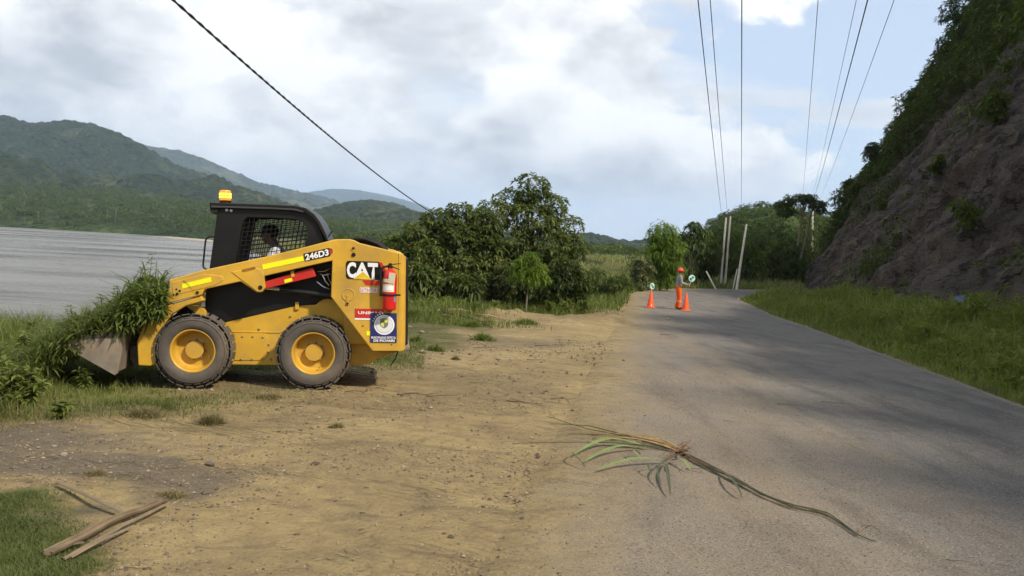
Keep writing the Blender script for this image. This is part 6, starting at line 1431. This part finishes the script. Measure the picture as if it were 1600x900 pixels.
tag(mesh_np('cut_weed_heap', Vh, Fh, WD, tint=Th*0.8), 'dark leafy weeds piled in the bucket against the lift arm', kind='stuff')
# long stalks sticking out of the heap
for k, (a, b, c_, d_) in enumerate([(222, 450, 222, 418), (230, 445, 238, 398), (205, 465, 203, 445), (183, 472, 182, 448), (158, 480, 157, 462), (112, 500, 110, 480), (250, 445, 262, 425)]):
    A = LM @ L3(a, b, -0.3); B = LM @ L3(c_, d_, -0.3); rt = empty('weed_stalk', A); tag(rt, 'thin weed stalk sticking up out of the heap in the bucket', 'weed stalk', 'stalks in the bucket heap')
    MB().tube([(0, 0, -0.1), (B-A)*0.5+Vector((0.01, 0, 0)), B-A], [0.005, 0.004, 0.002], 5).build('stem', UG_D, rt)
    C = np.array([tuple((B-A)*t) for t in (0.5, 0.7, 0.85, 1.0)]); Vs_, Fs_, Ts_ = rosettes(C, np.tile([0, 0, 1.0], (4, 1)), 4, np.full(4, 0.075), 0.35, 0.6, 0.6, 0.3); mesh_np('foliage', Vs_, Fs_, WD, rt, tint=Ts_)
# arching leaf over the wheel
bl = [LM @ L3(a, b, -0.93) for a, b in [(232, 478), (248, 478), (262, 486), (272, 498), (279, 511)]]; vs = []
for i, q in enumerate(bl):
    w_ = 0.014*(1-i/4.6); vs += [q+Vector((0, -0.004, w_)), q-Vector((w_*0.3, 0, w_))]
o = MB().add(vs, [(2*i, 2*i+1, 2*i+3, 2*i+2) for i in range(4)]).build('long_leaf', UG_G, None, smooth=True); tag(o, 'long pale leaf arching from the bucket heap over the front wheel', 'leaf')
# ---------------------------------------------------------------- small things on the rock cutting
PB = simple('blue_spray_paint', (0.035, 0.075, 0.30), 0.8, 0.3, 6.0)
V_rock = hill.data; co = np.empty(len(V_rock.vertices)*3, np.float32); V_rock.vertices.foreach_get('co', co); co = co.reshape(-1, 3)
def rock_hit(px_, py_):
    d = np.array(ray(px_, py_)); d /= np.linalg.norm(d); P_ = co-np.array([0, 0, CAMZ]); t = P_ @ d; off = np.linalg.norm(P_-t[:, None]*d[None], axis=1); off[t < 5] = 1e9
    k = np.argsort(off)[:10]; k = k[np.argmin(t[k])]; return Vector((0, 0, CAMZ))+Vector(d)*float(t[k]-0.15)
q = [rock_hit(a, b) for a, b in [(1485, 477), (1490, 464), (1505, 460), (1510, 465), (1505, 472), (1500, 478)]]; ce = sum(q, Vector())/len(q)
o = MB().add([v-ce for v in q]+[v-ce+Vector((0.06, 0.06, 0)) for v in q], [tuple(range(6)), tuple(range(11, 5, -1))]+[(i, (i+1) % 6, 6+(i+1) % 6, 6+i) for i in range(6)]).build('painted_stone', PB); o.location = ce; tag(o, 'patch of blue paint on the lower rock face', 'paint mark')
A = rock_hit(1468, 92)
rt = empty('stake', A); tag(rt, 'small wooden cross stake on the skyline of the cutting', 'stake'); e_ = at(1465.5, 64, A.y)-A
MB().tube([(0, 0, -1.0), e_], 0.07, 6).build('post', BARKD, rt); MB().tube([e_*0.75+Vector((-0.25, 0, 0.05)), e_*0.75+Vector((0.25, 0, -0.05))], 0.04, 6).build('crosspiece', BARKD, rt)
for px_, py_, w_, h_, lb_ in [(1505, 350, 2.2, 1.4, 'round green bush on the bare rock straight above the blue paint'), (1320, 318, 2.2, 1.3, 'bush low on the overgrown edge of the cutting near the tall tree'), (1570, 180, 2.5, 1.6, 'largest bush, high on the bare rock of the cutting'), (1250, 436, 1.2, 1.0, 'small bush at the foot of the rock face where the road bends'), (1375, 322, 1.8, 1.0, 'bush under the scrub edge halfway along the rock face'), (1470, 262, 1.4, 0.9, 'small bush alone on the grey upper rock face')]:
    c_ = rock_hit(px_, py_+6)
    tree('rock_bush', lb_, c_, rl(6, w_*0.42, w_*0.42, -0.2, h_*0.75, h_*0.3, int(px_)), 240, 0.26, 0.28, 7, 0.8, LF_MID, BARKD, 0.04, 'bush', 'bushes growing out of the rock face', inner=0.3)
for px_, py_, s_ in [(1476, 20, 2.6), (1490, 60, 2.2), (1440, 110, 1.6), (1410, 150, 1.8), (1345, 232, 1.6), (1312, 285, 1.5), (1300, 330, 1.4)]:
    c_ = rock_hit(px_+16, py_+16)
    tree('ridge_shrub', 'leafy shrub standing out on the skyline of the rock cutting', c_, rl(8, s_*0.45, s_*0.45, 0.1, s_*0.8, s_*0.26, int(px_)), 260, 0.30, 0.28, 7, 0.8, LF_DARK, BARKD, 0.05, 'shrub', 'shrubs along the crest of the cutting', inner=0.3)
# ---------------------------------------------------------------- loose gravel and chaff, too small and many to count
def grit(name, label, X_, Y_, Z_, S_, mat):
    n_ = len(X_); O = np.array([[1, 0, 0], [0, 1, 0], [-1, 0, 0], [0, -1, 0], [0, 0, 0.75], [0, 0, -0.5]], float)
    a = rng.uniform(0, 6.28, n_); c, s = np.cos(a), np.sin(a); B = O[None]*rng.uniform(0.55, 1.35, (n_, 6, 1))*S_[:, None, None]
    Vx = B[..., 0]*c[:, None]-B[..., 1]*s[:, None]; Vy = B[..., 0]*s[:, None]+B[..., 1]*c[:, None]
    Vv = np.stack([Vx+X_[:, None], Vy+Y_[:, None], B[..., 2]+Z_[:, None]], -1).reshape(-1, 3)
    T = np.array([[0, 1, 4], [1, 2, 4], [2, 3, 4], [3, 0, 4], [1, 0, 5], [2, 1, 5], [3, 2, 5], [0, 3, 5]]); Fv = (T[None]+np.arange(n_)[:, None, None]*6).reshape(-1, 3)
    return tag(mesh_np(name, Vv, Fv, mat, tint=np.repeat(rng.random(n_), 8)), label, kind='stuff')
def grit_mat(name, a, b):
    n = NT(name); return n.done(n.ramp(n.attr('tint'), [(0.0, a), (1.0, b)]), 0.95, spec=0.2)
X_, Y_, r_ = polar(46000, 3.2, 17, -42, 12); rd = road_d(X_, Y_); nz = fbm(X_*1.1, Y_*1.1, 83, 3); gm = grass_mask(X_, Y_, rd)
k = (rd < -2.5) & (gm < 0.4) & (rng.random(len(X_)) < sstep(-0.35, 0.45, nz)); X_, Y_, r_ = X_[k], Y_[k], r_[k]
S_ = np.exp(rng.normal(-5.15, 0.48, len(X_)))*np.maximum(1, r_/7); grit('loose_gravel', 'fine loose gravel and clods on the bare dirt', X_, Y_, Hs(X_, Y_)+S_*0.2, S_, grit_mat('dirt_gravel', (0.075, 0.056, 0.038), (0.290, 0.230, 0.155)))
X_, Y_, r_ = polar(26000, 3.2, 13, -14, 40); rd = road_d(X_, Y_); k = (rd > -2.9) & (rd < 2.85) & (rng.random(len(X_)) < 0.35+0.65*sstep(0.5, -2.0, rd)); X_, Y_, r_, rd = X_[k], Y_[k], r_[k], rd[k]
S_ = np.exp(rng.normal(-5.65, 0.35, len(X_)))*np.maximum(1, r_/7)
Zr = base_z(Y_)+0.012+0.02*(1-(rd/3.0)**2)+0.006*fbm(X_*0.7, Y_*0.7, 51, 3)-0.05*sstep(-2.85, -3.15, rd)
grit('road_grit', 'pale and dark grit strewn over the asphalt', X_, Y_, Zr+S_*0.15, S_, grit_mat('road_grit', (0.050, 0.044, 0.038), (0.330, 0.285, 0.225)))
X_, Y_, r_ = polar(5000, 3.4, 16, -42, 4); gm = grass_mask(X_, Y_); rd = road_d(X_, Y_); k = (gm < 0.6) & (rd < -2.6) & (rng.random(len(X_)) < sstep(-0.2, 0.5, fbm(X_*0.9+3, Y_*0.9, 85, 3))); X_, Y_ = X_[k], Y_[k]
P = np.stack([X_, Y_, Hs(X_, Y_)+0.006], 1); a = rng.uniform(0, 6.28, len(X_)); D = np.stack([np.cos(a), np.sin(a), np.zeros(len(X_))], 1)
Vl, Fl = leaves(P, D, rng.uniform(0.03, 0.12, len(X_)), rng.uniform(0.004, 0.012, len(X_)), 0.0)
tag(mesh_np('dry_chaff', Vl, Fl, leaf_mat('chaff', (0.07, 0.05, 0.03), (0.36, 0.29, 0.16), 0.1), tint=rng.random(len(Fl))), 'dry grass chaff scattered on the dirt', kind='stuff')
# ---------------------------------------------------------------- haze in the valley air
hz_ = bpy.data.materials.new('haze_air'); hz_.use_nodes = True; t_ = hz_.node_tree; t_.nodes.clear()
pv_ = t_.nodes.new('ShaderNodeVolumePrincipled'); ou_ = t_.nodes.new('ShaderNodeOutputMaterial'); t_.links.new(pv_.outputs[0], ou_.inputs['Volume'])
pv_.inputs['Color'].default_value = (0.56, 0.75, 1.0, 1); pv_.inputs['Density'].default_value = 1.15e-4; pv_.inputs['Anisotropy'].default_value = 0.0
hzo = MB().box((-500, 5800, 370), (17000, 15600, 758)).build('haze', hz_, None); tag(hzo, 'thin bluish haze filling the valley air', kind='stuff')
